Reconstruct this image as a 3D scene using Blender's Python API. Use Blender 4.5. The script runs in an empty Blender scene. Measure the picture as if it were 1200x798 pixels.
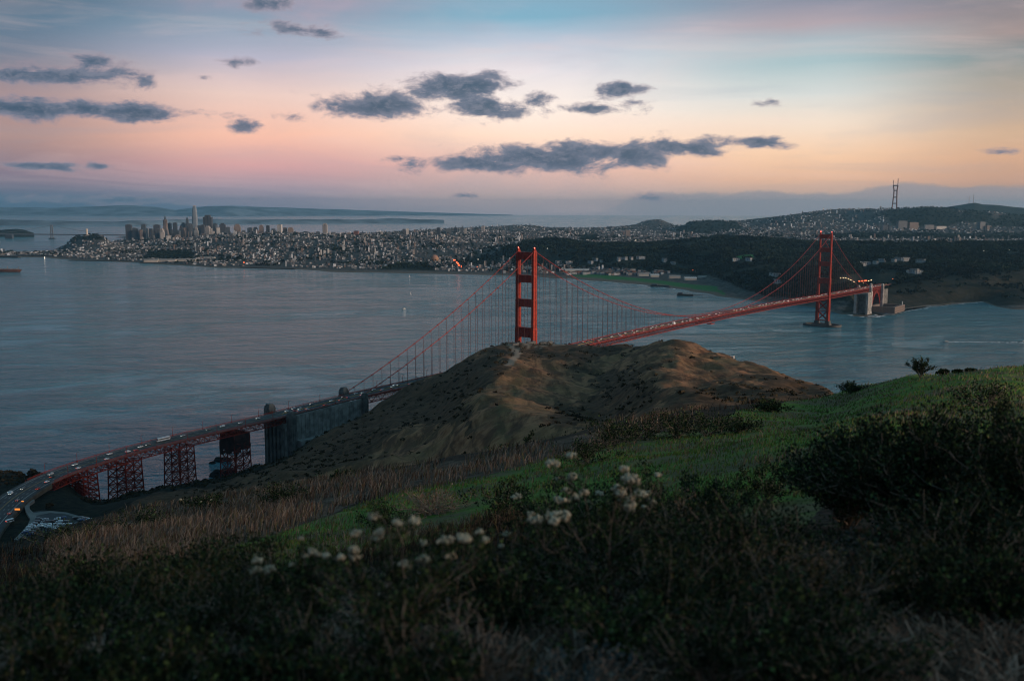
import bpy, math, random
import numpy as np
from math import sin, cos, tan, atan, atan2, radians, pi, sqrt, log, exp

random.seed(7)
RNG = np.random.default_rng(7)
scene = bpy.context.scene
COL = scene.collection

# ------------------------------------------------------------------ camera
F = 1158.24; PIT = .13293; H = 285.5; ROLL = -.003513
cam = bpy.data.cameras.new('camera'); co = bpy.data.objects.new('camera', cam); COL.objects.link(co)
cam.sensor_width = 36; cam.lens = F / 1200 * 36
cam.clip_start = .2; cam.clip_end = 150000
co.location = (0, 0, H)
co.rotation_euler = (pi / 2 - PIT, 0, 0)
from mathutils import Matrix, Vector
co.rotation_mode = 'QUATERNION'
co.rotation_quaternion = (Matrix.Rotation(pi / 2 - PIT, 4, 'X') @ Matrix.Rotation(-ROLL, 4, 'Z')).to_quaternion()
cam.dof.use_dof = True; cam.dof.focus_distance = 1300; cam.dof.aperture_fstop = 2.2
scene.camera = co

# ------------------------------------------------------------------ picture settings
scene.view_settings.view_transform = 'Standard'
scene.view_settings.look = 'None'
scene.view_settings.exposure = 0.05
scene.view_settings.gamma = 1
scene.cycles.use_denoising = True
scene.cycles.max_bounces = 6; scene.cycles.diffuse_bounces = 2; scene.cycles.glossy_bounces = 2
scene.cycles.transparent_max_bounces = 8; scene.cycles.volume_bounces = 0
scene.cycles.sample_clamp_indirect = 3
scene.cycles.filter_width = 1.1


def ray(x, y):
    a, b = x - 600, y - 399
    u = a * cos(ROLL) + b * sin(ROLL); v = -a * sin(ROLL) + b * cos(ROLL)
    up = -v / F
    return u / F, cos(PIT) + up * sin(PIT), -sin(PIT) + up * cos(PIT)


def P(x, y, z):
    """the point at height z that lies on the sight line through (x, y) of the 1200 px frame"""
    dx, dy, dz = ray(x, y); t = (z - H) / dz
    return dx * t, dy * t


def zat(x, y, Y):
    dx, dy, dz = ray(x, y)
    return H + dz / dy * Y


def proj(X, Y, Z):
    z = Z - H
    fy = Y * cos(PIT) - z * sin(PIT); up = Y * sin(PIT) + z * cos(PIT)
    fy = np.maximum(fy, 1e-3)
    u = X / fy * F; v = -up / fy * F
    return 600 + u * cos(ROLL) - v * sin(ROLL), 399 + u * sin(ROLL) + v * cos(ROLL)


def lin(c):
    return tuple(((x / 255) / 12.92 if x / 255 <= .04045 else ((x / 255 + .055) / 1.055) ** 2.4) for x in c)


# ------------------------------------------------------------------ world: dusk sky
SUN_AZ = radians(112); SUN_EL = radians(11)      # azimuth to the right of the view direction
SKY_GAIN = 1.30; ZEN = (.085, .25, .36); SUN_STR = 3.0

world = bpy.data.worlds.new('World'); scene.world = world; world.use_nodes = True
wn = world.node_tree.nodes; wl = world.node_tree.links
wn.clear()


class NG:
    """small helper to write node graphs"""
    def __init__(s, tree): s.t = tree

    def n(s, typ, **kw):
        nd = s.t.nodes.new(typ)
        for k, v in kw.items(): setattr(nd, k, v)
        return nd

    def val(s, sock, v):
        if hasattr(v, 'is_output') or isinstance(v, bpy.types.NodeSocket): s.t.links.new(v, sock)
        else: sock.default_value = v

    def math(s, op, a, b=0., c=None, clamp=False):
        nd = s.n('ShaderNodeMath', operation=op, use_clamp=clamp)
        s.val(nd.inputs[0], a); s.val(nd.inputs[1], b)
        if c is not None: s.val(nd.inputs[2], c)
        return nd.outputs[0]

    def vec(s, op, a, b=None):
        nd = s.n('ShaderNodeVectorMath', operation=op)
        s.val(nd.inputs[0], a)
        if b is not None: s.val(nd.inputs[1], b)
        return nd.outputs[1] if op in ('LENGTH', 'DOT_PRODUCT') else nd.outputs[0]

    def sstep(s, v, lo, hi, a=0., b=1., kind='SMOOTHSTEP'):
        nd = s.n('ShaderNodeMapRange', interpolation_type=kind)
        s.val(nd.inputs[0], v); s.val(nd.inputs[1], lo); s.val(nd.inputs[2], hi); s.val(nd.inputs[3], a); s.val(nd.inputs[4], b)
        return nd.outputs[0]

    def mix(s, f, a, b, bt='MIX'):
        nd = s.n('ShaderNodeMix', data_type='RGBA', blend_type=bt)
        s.val(nd.inputs[0], f)
        for i, v in ((6, a), (7, b)):
            if isinstance(v, tuple) and len(v) == 3: v = v + (1,)
            s.val(nd.inputs[i], v)
        return nd.outputs[2]

    def noise(s, v, scale, detail=4, rough=.55, dist=0., dim='3D'):
        nd = s.n('ShaderNodeTexNoise', noise_dimensions=dim)
        if v is not None: s.val(nd.inputs['Vector'], v)
        nd.inputs['Scale'].default_value = scale; nd.inputs['Detail'].default_value = detail
        nd.inputs['Roughness'].default_value = rough; nd.inputs['Distortion'].default_value = dist
        return nd.outputs[0]

    def ramp(s, f, stops):
        nd = s.n('ShaderNodeValToRGB'); s.val(nd.inputs[0], f)
        e = nd.color_ramp.elements
        while len(e) > 1: e.remove(e[-1])
        e[0].position = stops[0][0]; e[0].color = tuple(stops[0][1]) + (1,)
        for p, c in stops[1:]:
            q = e.new(p); q.color = tuple(c) + (1,)
        return nd.outputs[0]

    def comb(s, x, y, z=0.):
        nd = s.n('ShaderNodeCombineXYZ')
        s.val(nd.inputs[0], x); s.val(nd.inputs[1], y); s.val(nd.inputs[2], z)
        return nd.outputs[0]


def dirUV(x, y):
    dx, dy, dz = ray(x, y)
    l = sqrt(dx * dx + dy * dy + dz * dz)
    return atan2(dx, dy) * 1158, math.asin(dz / l) * 1158


def build_world():
    g = NG(world.node_tree)
    tc = g.n('ShaderNodeTexCoord')
    sep = g.n('ShaderNodeSeparateXYZ'); g.t.links.new(g.vec('NORMALIZE', tc.outputs['Generated']), sep.inputs[0])
    U = g.math('MULTIPLY', g.math('ARCTAN2', sep.outputs[0], sep.outputs[1]), 1158.)
    V = g.math('MULTIPLY', g.math('ARCSINE', sep.outputs[2]), 1158.)
    UV = g.comb(U, V)
    # slow wobble so that the bands are not ruled lines
    wob = g.math('MULTIPLY', g.math('SUBTRACT', g.noise(g.vec('MULTIPLY', UV, (.0022, .009, 0)), 1., 3), .5), 30.)
    Vw = g.math('ADD', V, wob)
    t = g.sstep(Vw, -60., 300., kind='LINEAR')

    def stops(x, lst):
        out = []
        for y, c in lst:
            out.append((min(1, max(0, (dirUV(x, y)[1] + 60) / 360)), lin(c)))
        out.sort(key=lambda q: q[0])
        return out
    cols = [
        (-900, [(262, (52, 78, 98)), (200, (88, 92, 108)), (110, (80, 95, 115)), (0, (60, 84, 106))]),
        (0, [(262, (58, 84, 104)), (235, (80, 98, 118)), (205, (122, 110, 124)), (160, (162, 130, 122)), (112, (148, 128, 130)), (70, (104, 114, 130)), (30, (80, 106, 126)), (0, (66, 95, 116))]),
        (300, [(262, (106, 112, 128)), (222, (142, 130, 144)), (192, (198, 150, 148)), (160, (228, 176, 154)), (112, (212, 184, 174)), (72, (165, 163, 178)), (32, (122, 142, 160)), (0, (128, 132, 150))]),
        (620, [(262, (128, 130, 142)), (232, (178, 156, 152)), (197, (216, 174, 160)), (160, (236, 206, 184)), (128, (232, 217, 206)), (82, (212, 206, 208)), (46, (168, 180, 194)), (18, (116, 158, 178)), (0, (120, 154, 174))]),
        (945, [(262, (132, 128, 134)), (236, (172, 150, 140)), (210, (214, 170, 140)), (180, (230, 190, 156)), (140, (222, 204, 186)), (108, (196, 198, 194)), (74, (154, 175, 179)), (50, (152, 168, 175)), (28, (160, 148, 154)), (0, (126, 130, 145))]),
        (1195, [(262, (110, 106, 110)), (235, (146, 126, 118)), (208, (184, 144, 120)), (180, (196, 154, 124)), (148, (192, 160, 132)), (108, (164, 150, 136)), (62, (110, 126, 128)), (40, (142, 128, 126)), (0, (118, 116, 122))]),
        (1900, [(262, (200, 120, 80)), (200, (235, 160, 100)), (110, (215, 175, 140)), (0, (150, 150, 150))]),
    ]
    cur = None; pu = None
    for x, lst in cols:
        u = dirUV(x, 200)[0]
        c = g.ramp(t, stops(x, lst))
        cur = c if cur is None else g.mix(g.sstep(U, pu, u), cur, c)
        pu = u
    # behind the camera on the left: dim blue again
    # high thin cirrus, pink where it catches the afterglow
    ci = g.noise(g.vec('MULTIPLY', UV, (.0016, .0085, 0)), 1., 5, .6, .6)
    m = g.math('MULTIPLY', g.sstep(ci, .48, .72), g.math('MULTIPLY', g.sstep(V, 120., 205.), .55))
    cur = g.mix(m, cur, lin((188, 150, 158)))
    ci2 = g.noise(g.vec('ADD', g.vec('MULTIPLY', UV, (.003, .022, 0)), (4.2, 1.7, 0.)), 1., 5, .6, .8)
    m2 = g.math('MULTIPLY', g.sstep(ci2, .46, .75), .22)
    cur = g.mix(m2, cur, lin((222, 190, 182)))
    m3 = g.math('MULTIPLY', g.sstep(ci2, .5, .28), .16)
    cur = g.mix(m3, cur, lin((120, 140, 160)))
    # the bluer upper dome (never in the frame) from the physical sky
    nish = g.n('ShaderNodeTexSky', sky_type='NISHITA', sun_disc=False, sun_elevation=radians(1.5), sun_rotation=SUN_AZ, altitude=250, air_density=1.2, dust_density=1.5)
    nc = g.mix(1., nish.outputs[0], (.12, .12, .12), 'MULTIPLY')
    upc = g.mix(.35, ZEN, nc)
    cur = g.mix(g.sstep(V, 232., 430.), cur, upc)
    # cloud banks lying along the far horizon
    bn = g.math('MULTIPLY', g.math('SUBTRACT', g.noise(g.vec('MULTIPLY', UV, (.012, .02, 0)), 1., 6, .6), .5), 26.)
    uu = lambda x: dirUV(x, 240)[0]
    top = g.math('ADD', g.sstep(U, uu(690), uu(770), -4., 21.), g.sstep(U, uu(960), uu(1060), -2., 5.))
    bank = g.sstep(g.math('SUBTRACT', g.math('ADD', top, bn), V), -1.5, 3.5)
    bank = g.math('MULTIPLY', bank, g.sstep(U, uu(660), uu(780), 0., .7))
    cur = g.mix(bank, cur, lin((132, 131, 138)))
    topl = g.sstep(U, uu(40), uu(470), 8., -6.)
    bankl = g.math('MULTIPLY', g.sstep(g.math('SUBTRACT', g.math('ADD', topl, bn), V), -2., 4.), g.sstep(U, uu(330), uu(560), .7, 0.))
    cur = g.mix(bankl, cur, lin((72, 92, 112)))
    # separate clouds: soft ellipses eaten into by noise
    CL = [  # centre x, y, half width, half height, strength
        (70, 92, 80, 12, 1.05), (108, 76, 30, 11, .85), (20, 92, 50, 9, 1.), (100, 133, 118, 11, 1.25), (20, 131, 80, 12, 1.3), (40, 198, 56, 5.5, .9), (115, 198, 20, 5.5, .9),
        (337, 37, 46, 8, .85), (312, 6, 30, 8, .8), (285, 152, 19, 8, .85), (340, 138, 20, 7, .6), (272, 75, 28, 4.5, .55),
        (440, 124, 70, 17, 1.25), (500, 112, 30, 12, .9), (542, 102, 58, 17, 1.3), (570, 126, 56, 15, 1.2), (622, 119, 24, 10, .8), (688, 127, 34, 7, 1.), (722, 105, 34, 10, 1.), (745, 120, 22, 9, .7), (640, 130, 20, 8, .6),
        (560, 193, 95, 10, 1.1), (640, 186, 96, 19, 1.2), (735, 178, 76, 18, 1.15), (800, 172, 60, 12, 1.1), (880, 164, 52, 8.5, 1.05), (590, 188, 50, 13, 1.),
        (903, 117, 14, 6, .6), (1172, 175, 22, 5, .9), (760, 231, 34, 7, .5), (120, 238, 150, 5, .7), (543, 230, 16, 3, .6), (165, 100, 18, 5, .5), (235, 95, 10, 4, .45), (468, 187, 22, 5, .7),
    ]
    f = None
    for x, y, a, b, s in CL:
        u, v = dirUV(x, y)
        d = g.vec('LENGTH', g.vec('MULTIPLY', g.vec('SUBTRACT', UV, (u, v, 0.)), (1. / a, 1. / b, 0.)))
        q = g.math('MULTIPLY', g.math('SUBTRACT', 1.32, d), s)
        f = q if f is None else g.math('MAXIMUM', f, q)
    n1 = g.noise(g.vec('MULTIPLY', UV, (.021, .045, 0)), 1., 9, .62, .35)
    n2 = g.noise(g.vec('ADD', g.vec('MULTIPLY', UV, (.06, .11, 0)), (7.3, 2.1, 0.)), 1., 6, .65, .2)
    fn = g.math('ADD', f, g.math('MULTIPLY', g.math('SUBTRACT', n1, .5), 3.0))
    fn = g.math('ADD', fn, g.math('MULTIPLY', g.math('SUBTRACT', n2, .5), 1.0))
    mask = g.sstep(fn, .12, .9)
    thick = g.sstep(fn, .3, 1.5)
    cc = g.mix(thick, lin((104, 112, 130)), lin((56, 78, 98)))
    cc = g.mix(g.sstep(n2, .42, .66, 0., .5), cc, lin((124, 126, 140)))
    cc = g.mix(g.math('MULTIPLY', g.sstep(fn, .95, .2), .55), cc, lin((168, 140, 142)))
    cur = g.mix(g.math('MULTIPLY', mask, .96), cur, cc)
    # the afterglow where the sun has set (behind the camera's right shoulder) and the dim eastern side behind it
    sd = (sin(SUN_AZ), cos(SUN_AZ), .08)
    dt = g.vec('DOT_PRODUCT', g.vec('NORMALIZE', tc.outputs['Generated']), sd)
    glow = g.math('MULTIPLY', g.sstep(dt, .55, 1.), g.sstep(V, 400., 0.))
    cur = g.mix(g.math('MULTIPLY', glow, .9), cur, (1.25, .62, .30))
    back = g.math('MULTIPLY', g.sstep(sep.outputs[1], .25, -.5), g.sstep(sep.outputs[0], .6, -.1))
    cur = g.mix(g.math('MULTIPLY', back, .8), cur, (.06, .09, .14))
    below = g.sstep(V, -10., -80.)
    cur = g.mix(below, cur, (.03, .04, .05))
    bg = g.n('ShaderNodeBackground'); g.t.links.new(cur, bg.inputs[0]); bg.inputs[1].default_value = SKY_GAIN
    out = g.n('ShaderNodeOutputWorld'); g.t.links.new(bg.outputs[0], out.inputs[0])
    world.cycles.sampling_method = 'MANUAL'; world.cycles.sample_map_resolution = 512


build_world()
sl = bpy.data.lights.new('sun', 'SUN'); so = bpy.data.objects.new('sun', sl); COL.objects.link(so)
sl.energy = SUN_STR; sl.angle = radians(16); sl.color = (1., .75, .58)
_sd = Vector((sin(SUN_AZ) * cos(SUN_EL), cos(SUN_AZ) * cos(SUN_EL), sin(SUN_EL)))
so.rotation_euler = _sd.to_track_quat('Z', 'Y').to_euler()

# ------------------------------------------------------------------ helpers
def tag(o, label=None, cat=None, group=None, kind=None):
    if label: o['label'] = label
    if cat: o['category'] = cat
    if group: o['group'] = group
    if kind: o['kind'] = kind
    return o


def empty(name, loc=(0, 0, 0), rz=0, parent=None):
    o = bpy.data.objects.new(name, None); COL.objects.link(o)
    o.location = loc; o.rotation_euler = (0, 0, rz); o.parent = parent
    o.empty_display_size = .1
    return o


def ordn(n):
    return '%d%s' % (n, 'th' if 10 <= n % 100 <= 20 else {1: 'st', 2: 'nd', 3: 'rd'}.get(n % 10, 'th'))


def np_mesh(name, V, Fs, mats, midx=None, smooth=False, attrs=None):
    """V (n,3); Fs: array (m,k) or list of such arrays"""
    if isinstance(Fs, np.ndarray): Fs = [Fs]
    V = np.asarray(V, dtype=np.float32)
    me = bpy.data.meshes.new(name)
    me.vertices.add(len(V)); me.vertices.foreach_set('co', V.ravel())
    loops = np.concatenate([f.ravel() for f in Fs]).astype(np.int32)
    sizes = np.concatenate([np.full(len(f), f.shape[1]) for f in Fs]).astype(np.int32)
    starts = np.concatenate([[0], np.cumsum(sizes)[:-1]]).astype(np.int32)
    me.loops.add(len(loops)); me.loops.foreach_set('vertex_index', loops)
    me.polygons.add(len(sizes)); me.polygons.foreach_set('loop_start', starts); me.polygons.foreach_set('loop_total', sizes)
    if midx is not None: me.polygons.foreach_set('material_index', np.asarray(midx, dtype=np.int32))
    me.polygons.foreach_set('use_smooth', np.full(len(sizes), smooth, dtype=bool))
    for k, a in (attrs or {}).items():
        a = np.asarray(a, dtype=np.float32)
        if a.ndim == 1:
            at = me.attributes.new(k, 'FLOAT', 'POINT'); at.data.foreach_set('value', a)
        else:
            at = me.attributes.new(k, 'FLOAT_COLOR', 'POINT'); at.data.foreach_set('color', a.ravel())
    me.update(calc_edges=True); me.validate()
    for m in (mats if isinstance(mats, (list, tuple)) else [mats]): me.materials.append(m)
    return me


def link(name, me, parent=None, loc=(0, 0, 0), rz=0, scale=None):
    o = bpy.data.objects.new(name, me); COL.objects.link(o); o.parent = parent
    o.location = loc; o.rotation_euler = (0, 0, rz)
    if scale: o.scale = scale
    return o


class MB:
    """collects shapes for one mesh"""
    def __init__(s): s.v = []; s.f = []; s.m = []; s.mi = 0

    def add(s, vs, fs):
        b = len(s.v); s.v += [tuple(v) for v in vs]
        for f in fs: s.f.append([b + i for i in f]); s.m.append(s.mi)

    def hexa(s, p):   # p: 8 points, bottom 4 then top 4
        s.add(p, [(0, 3, 2, 1), (4, 5, 6, 7), (0, 1, 5, 4), (1, 2, 6, 5), (2, 3, 7, 6), (3, 0, 4, 7)])

    def box(s, x0, x1, y0, y1, z0, z1):
        s.hexa([(x0, y0, z0), (x1, y0, z0), (x1, y1, z0), (x0, y1, z0), (x0, y0, z1), (x1, y0, z1), (x1, y1, z1), (x0, y1, z1)])

    def cbox(s, c, sx, sy, sz, rz=0, taper=1.):   # c: centre of the bottom
        ca, sa = cos(rz), sin(rz); p = []
        for z, k in ((0, 1), (sz, taper)):
            for a, b in ((-1, -1), (1, -1), (1, 1), (-1, 1)):
                x, y = a * sx / 2 * k, b * sy / 2 * k
                p.append((c[0] + x * ca - y * sa, c[1] + x * sa + y * ca, c[2] + z))
        s.hexa(p)

    def bar(s, p, q, w, h=None):
        p = Vector(p); q = Vector(q); d = q - p
        if d.length < 1e-6: return
        d.normalize(); up = Vector((0, 0, 1)) if abs(d.z) < .95 else Vector((1, 0, 0))
        a = d.cross(up).normalized() * w / 2; b = a.normalized().cross(d).normalized() * (h or w) / 2
        s.hexa([p - a - b, p + a - b, q + a - b, q - a - b, p - a + b, p + a + b, q + a + b, q - a + b])

    def tube(s, pts, rad, n=6, cap=True):
        pts = [Vector(p) for p in pts]; b = len(s.v)
        for i, p in enumerate(pts):
            d = (pts[min(i + 1, len(pts) - 1)] - pts[max(i - 1, 0)]).normalized()
            up = Vector((0, 0, 1)) if abs(d.z) < .9 else Vector((1, 0, 0))
            a = d.cross(up).normalized(); c = a.cross(d)
            r = rad[i] if isinstance(rad, (list, tuple)) else rad
            for k in range(n):
                t = 2 * pi * k / n; s.v.append(tuple(p + a * (r * cos(t)) + c * (r * sin(t))))
        for i in range(len(pts) - 1):
            for k in range(n):
                s.f.append([b + i * n + k, b + i * n + (k + 1) % n, b + (i + 1) * n + (k + 1) % n, b + (i + 1) * n + k]); s.m.append(s.mi)
        if cap:
            s.f.append([b + k for k in range(n)][::-1]); s.m.append(s.mi)
            e = b + (len(pts) - 1) * n; s.f.append([e + k for k in range(n)]); s.m.append(s.mi)

    def prism(s, poly, lo, hi, fn):
        """poly: 2-D outline; fn(a, b, t) -> 3-D; extruded from lo to hi"""
        n = len(poly)
        s.add([fn(a, b, lo) for a, b in poly] + [fn(a, b, hi) for a, b in poly],
              [tuple(range(n))[::-1], tuple(range(n, 2 * n))] + [(i, (i + 1) % n, n + (i + 1) % n, n + i) for i in range(n)])

    def ball(s, c, rx, ry, rz, n=8, m=5):
        b = len(s.v)
        for j in range(1, m):
            t = pi * j / m
            for k in range(n):
                a = 2 * pi * k / n
                s.v.append((c[0] + rx * sin(t) * cos(a), c[1] + ry * sin(t) * sin(a), c[2] + rz * cos(t)))
        s.v.append((c[0], c[1], c[2] + rz)); s.v.append((c[0], c[1], c[2] - rz))
        tp, bt = len(s.v) - 2, len(s.v) - 1
        for k in range(n):
            s.f.append([tp, b + k, b + (k + 1) % n]); s.m.append(s.mi)
            e = b + (m - 2) * n; s.f.append([bt, e + (k + 1) % n, e + k]); s.m.append(s.mi)
            for j in range(m - 2):
                s.f.append([b + j * n + k, b + (j + 1) * n + k, b + (j + 1) * n + (k + 1) % n, b + j * n + (k + 1) % n]); s.m.append(s.mi)

    def mesh(s, name, mats, smooth=False):
        me = bpy.data.meshes.new(name); me.from_pydata(s.v, [], s.f)
        me.polygons.foreach_set('material_index', s.m)
        if smooth: me.polygons.foreach_set('use_smooth', [True] * len(s.f))
        for m in (mats if isinstance(mats, (list, tuple)) else [mats]): me.materials.append(m)
        me.update()
        return me

    def build(s, name, mats, parent=None, smooth=False, loc=(0, 0, 0), rz=0):
        return link(name, s.mesh(name, mats, smooth), parent, loc, rz)


# value noise
def _hash(ix, iy, seed):
    h = (ix.astype(np.int64) * 374761393 + iy.astype(np.int64) * 668265263 + seed * 974711) & 0x7fffffff
    h = (h ^ (h >> 13)) * 1274126177 & 0x7fffffff
    return ((h ^ (h >> 16)) & 0xffff) / 65535.


def vnoise(x, y, seed=0):
    x0 = np.floor(x); y0 = np.floor(y); fx = x - x0; fy = y - y0
    fx = fx * fx * (3 - 2 * fx); fy = fy * fy * (3 - 2 * fy)
    a = _hash(x0, y0, seed); b = _hash(x0 + 1, y0, seed); c = _hash(x0, y0 + 1, seed); d = _hash(x0 + 1, y0 + 1, seed)
    return (a * (1 - fx) + b * fx) * (1 - fy) + (c * (1 - fx) + d * fx) * fy


def fbm(x, y, oct=4, seed=0, gain=.5):
    s = 0; a = 1; t = 0
    for i in range(oct):
        s = s + a * vnoise(x * 2 ** i, y * 2 ** i, seed + i * 17); t += a; a *= gain
    return s / t


def inpoly(x, y, poly):
    r = np.zeros(np.shape(x), dtype=bool); n = len(poly)
    for i in range(n):
        x0, y0 = poly[i]; x1, y1 = poly[(i + 1) % n]
        c = ((y0 > y) != (y1 > y)) & (x < (x1 - x0) * (y - y0) / ((y1 - y0) or 1e-9) + x0)
        r ^= c
    return r


# ------------------------------------------------------------------ materials
def mat(name, col, rough=.7, metal=0., var=0., vscale=1., emit=None, estr=0., bump=0., bscale=None, spec=.3):
    m = bpy.data.materials.new(name); m.use_nodes = True
    g = NG(m.node_tree); b = m.node_tree.nodes['Principled BSDF']
    b.inputs['Roughness'].default_value = rough; b.inputs['Metallic'].default_value = metal
    b.inputs['Specular IOR Level'].default_value = spec
    c = tuple(col) + (1,)
    tc = g.n('ShaderNodeTexCoord')
    if var:
        n = g.noise(tc.outputs['Object'], vscale, 4, .6)
        k1 = tuple(x * (1 - var) for x in col); k2 = tuple(min(1, x * (1 + var)) for x in col)
        g.t.links.new(g.mix(g.sstep(n, .3, .7), k1, k2), b.inputs['Base Color'])
    else: b.inputs['Base Color'].default_value = c
    if bump:
        bn = g.n('ShaderNodeBump'); bn.inputs['Strength'].default_value = bump; bn.inputs['Distance'].default_value = 1.
        g.t.links.new(g.noise(tc.outputs['Object'], bscale or vscale, 4, .6), bn.inputs['Height']); g.t.links.new(bn.outputs[0], b.inputs['Normal'])
    if emit:
        b.inputs['Emission Color'].default_value = tuple(emit) + (1,); b.inputs['Emission Strength'].default_value = estr
    return m


M = {}
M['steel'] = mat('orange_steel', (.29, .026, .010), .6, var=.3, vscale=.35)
M['truss'] = mat('shaded_truss_steel', (.20, .020, .010), .6, var=.3, vscale=.35)  # bridge steel again, darkened to carry the shade within the trusses
M['cable'] = mat('cable_steel', (.27, .03, .022), .6, var=.1, vscale=.2)
M['rope'] = mat('rope_steel', (.11, .045, .04), .6)
M['asphalt'] = mat('asphalt', (.052, .054, .058), .85, var=.25, vscale=.05)
M['walk'] = mat('walkway', (.12, .10, .095), .8, var=.2, vscale=.1)
M['concrete'] = mat('concrete', (.40, .39, .365), .85, var=.3, vscale=.12)
M['concrete_dark'] = mat('stained_concrete', (.085, .08, .075), .85, var=.35, vscale=.15)
M['line_w'] = mat('white_paint', (.6, .6, .58), .7)
M['line_y'] = mat('yellow_paint', (.5, .3, .07), .7)
M['netting'] = mat('maintenance_netting', (.045, .018, .016), .9, var=.4, vscale=.2)
M['glass'] = mat('car_glass', (.02, .025, .03), .15, spec=.6)
M['rubber'] = mat('tyre_rubber', (.02, .02, .02), .9)
M['head'] = mat('headlight_lamp', (.9, .9, .8), .4, emit=(1., .92, .8), estr=5.)
M['tail'] = mat('tail_lamp', (.5, .02, .01), .4, emit=(1., .09, .02), estr=2.6)
M['beacon'] = mat('red_beacon', (.5, .02, .02), .4, emit=(1., .1, .06), estr=7.)
M['lamp_on'] = mat('lamp_glow', (.9, .8, .6), .4, emit=(1., .62, .32), estr=3.)
M['lamp_red'] = mat('red_signal', (.9, .2, .1), .4, emit=(1., .14, .04), estr=6.)
CARC = {'white': (.72, .73, .74), 'silver': (.42, .44, .46), 'black': (.02, .02, .022), 'grey': (.16, .165, .175), 'red': (.35, .03, .025), 'blue': (.05, .09, .2)}
for k, c in CARC.items(): M['car_' + k] = mat('car_paint_' + k, c, .35, spec=.5)

# ------------------------------------------------------------------ terrain on this side: camera hill, headland, shore
def col_tab(near, rest):
    """near: depths under the eye at fixed distances; rest: (py, Y) or ('z', Y, z)"""
    return near, rest


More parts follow.
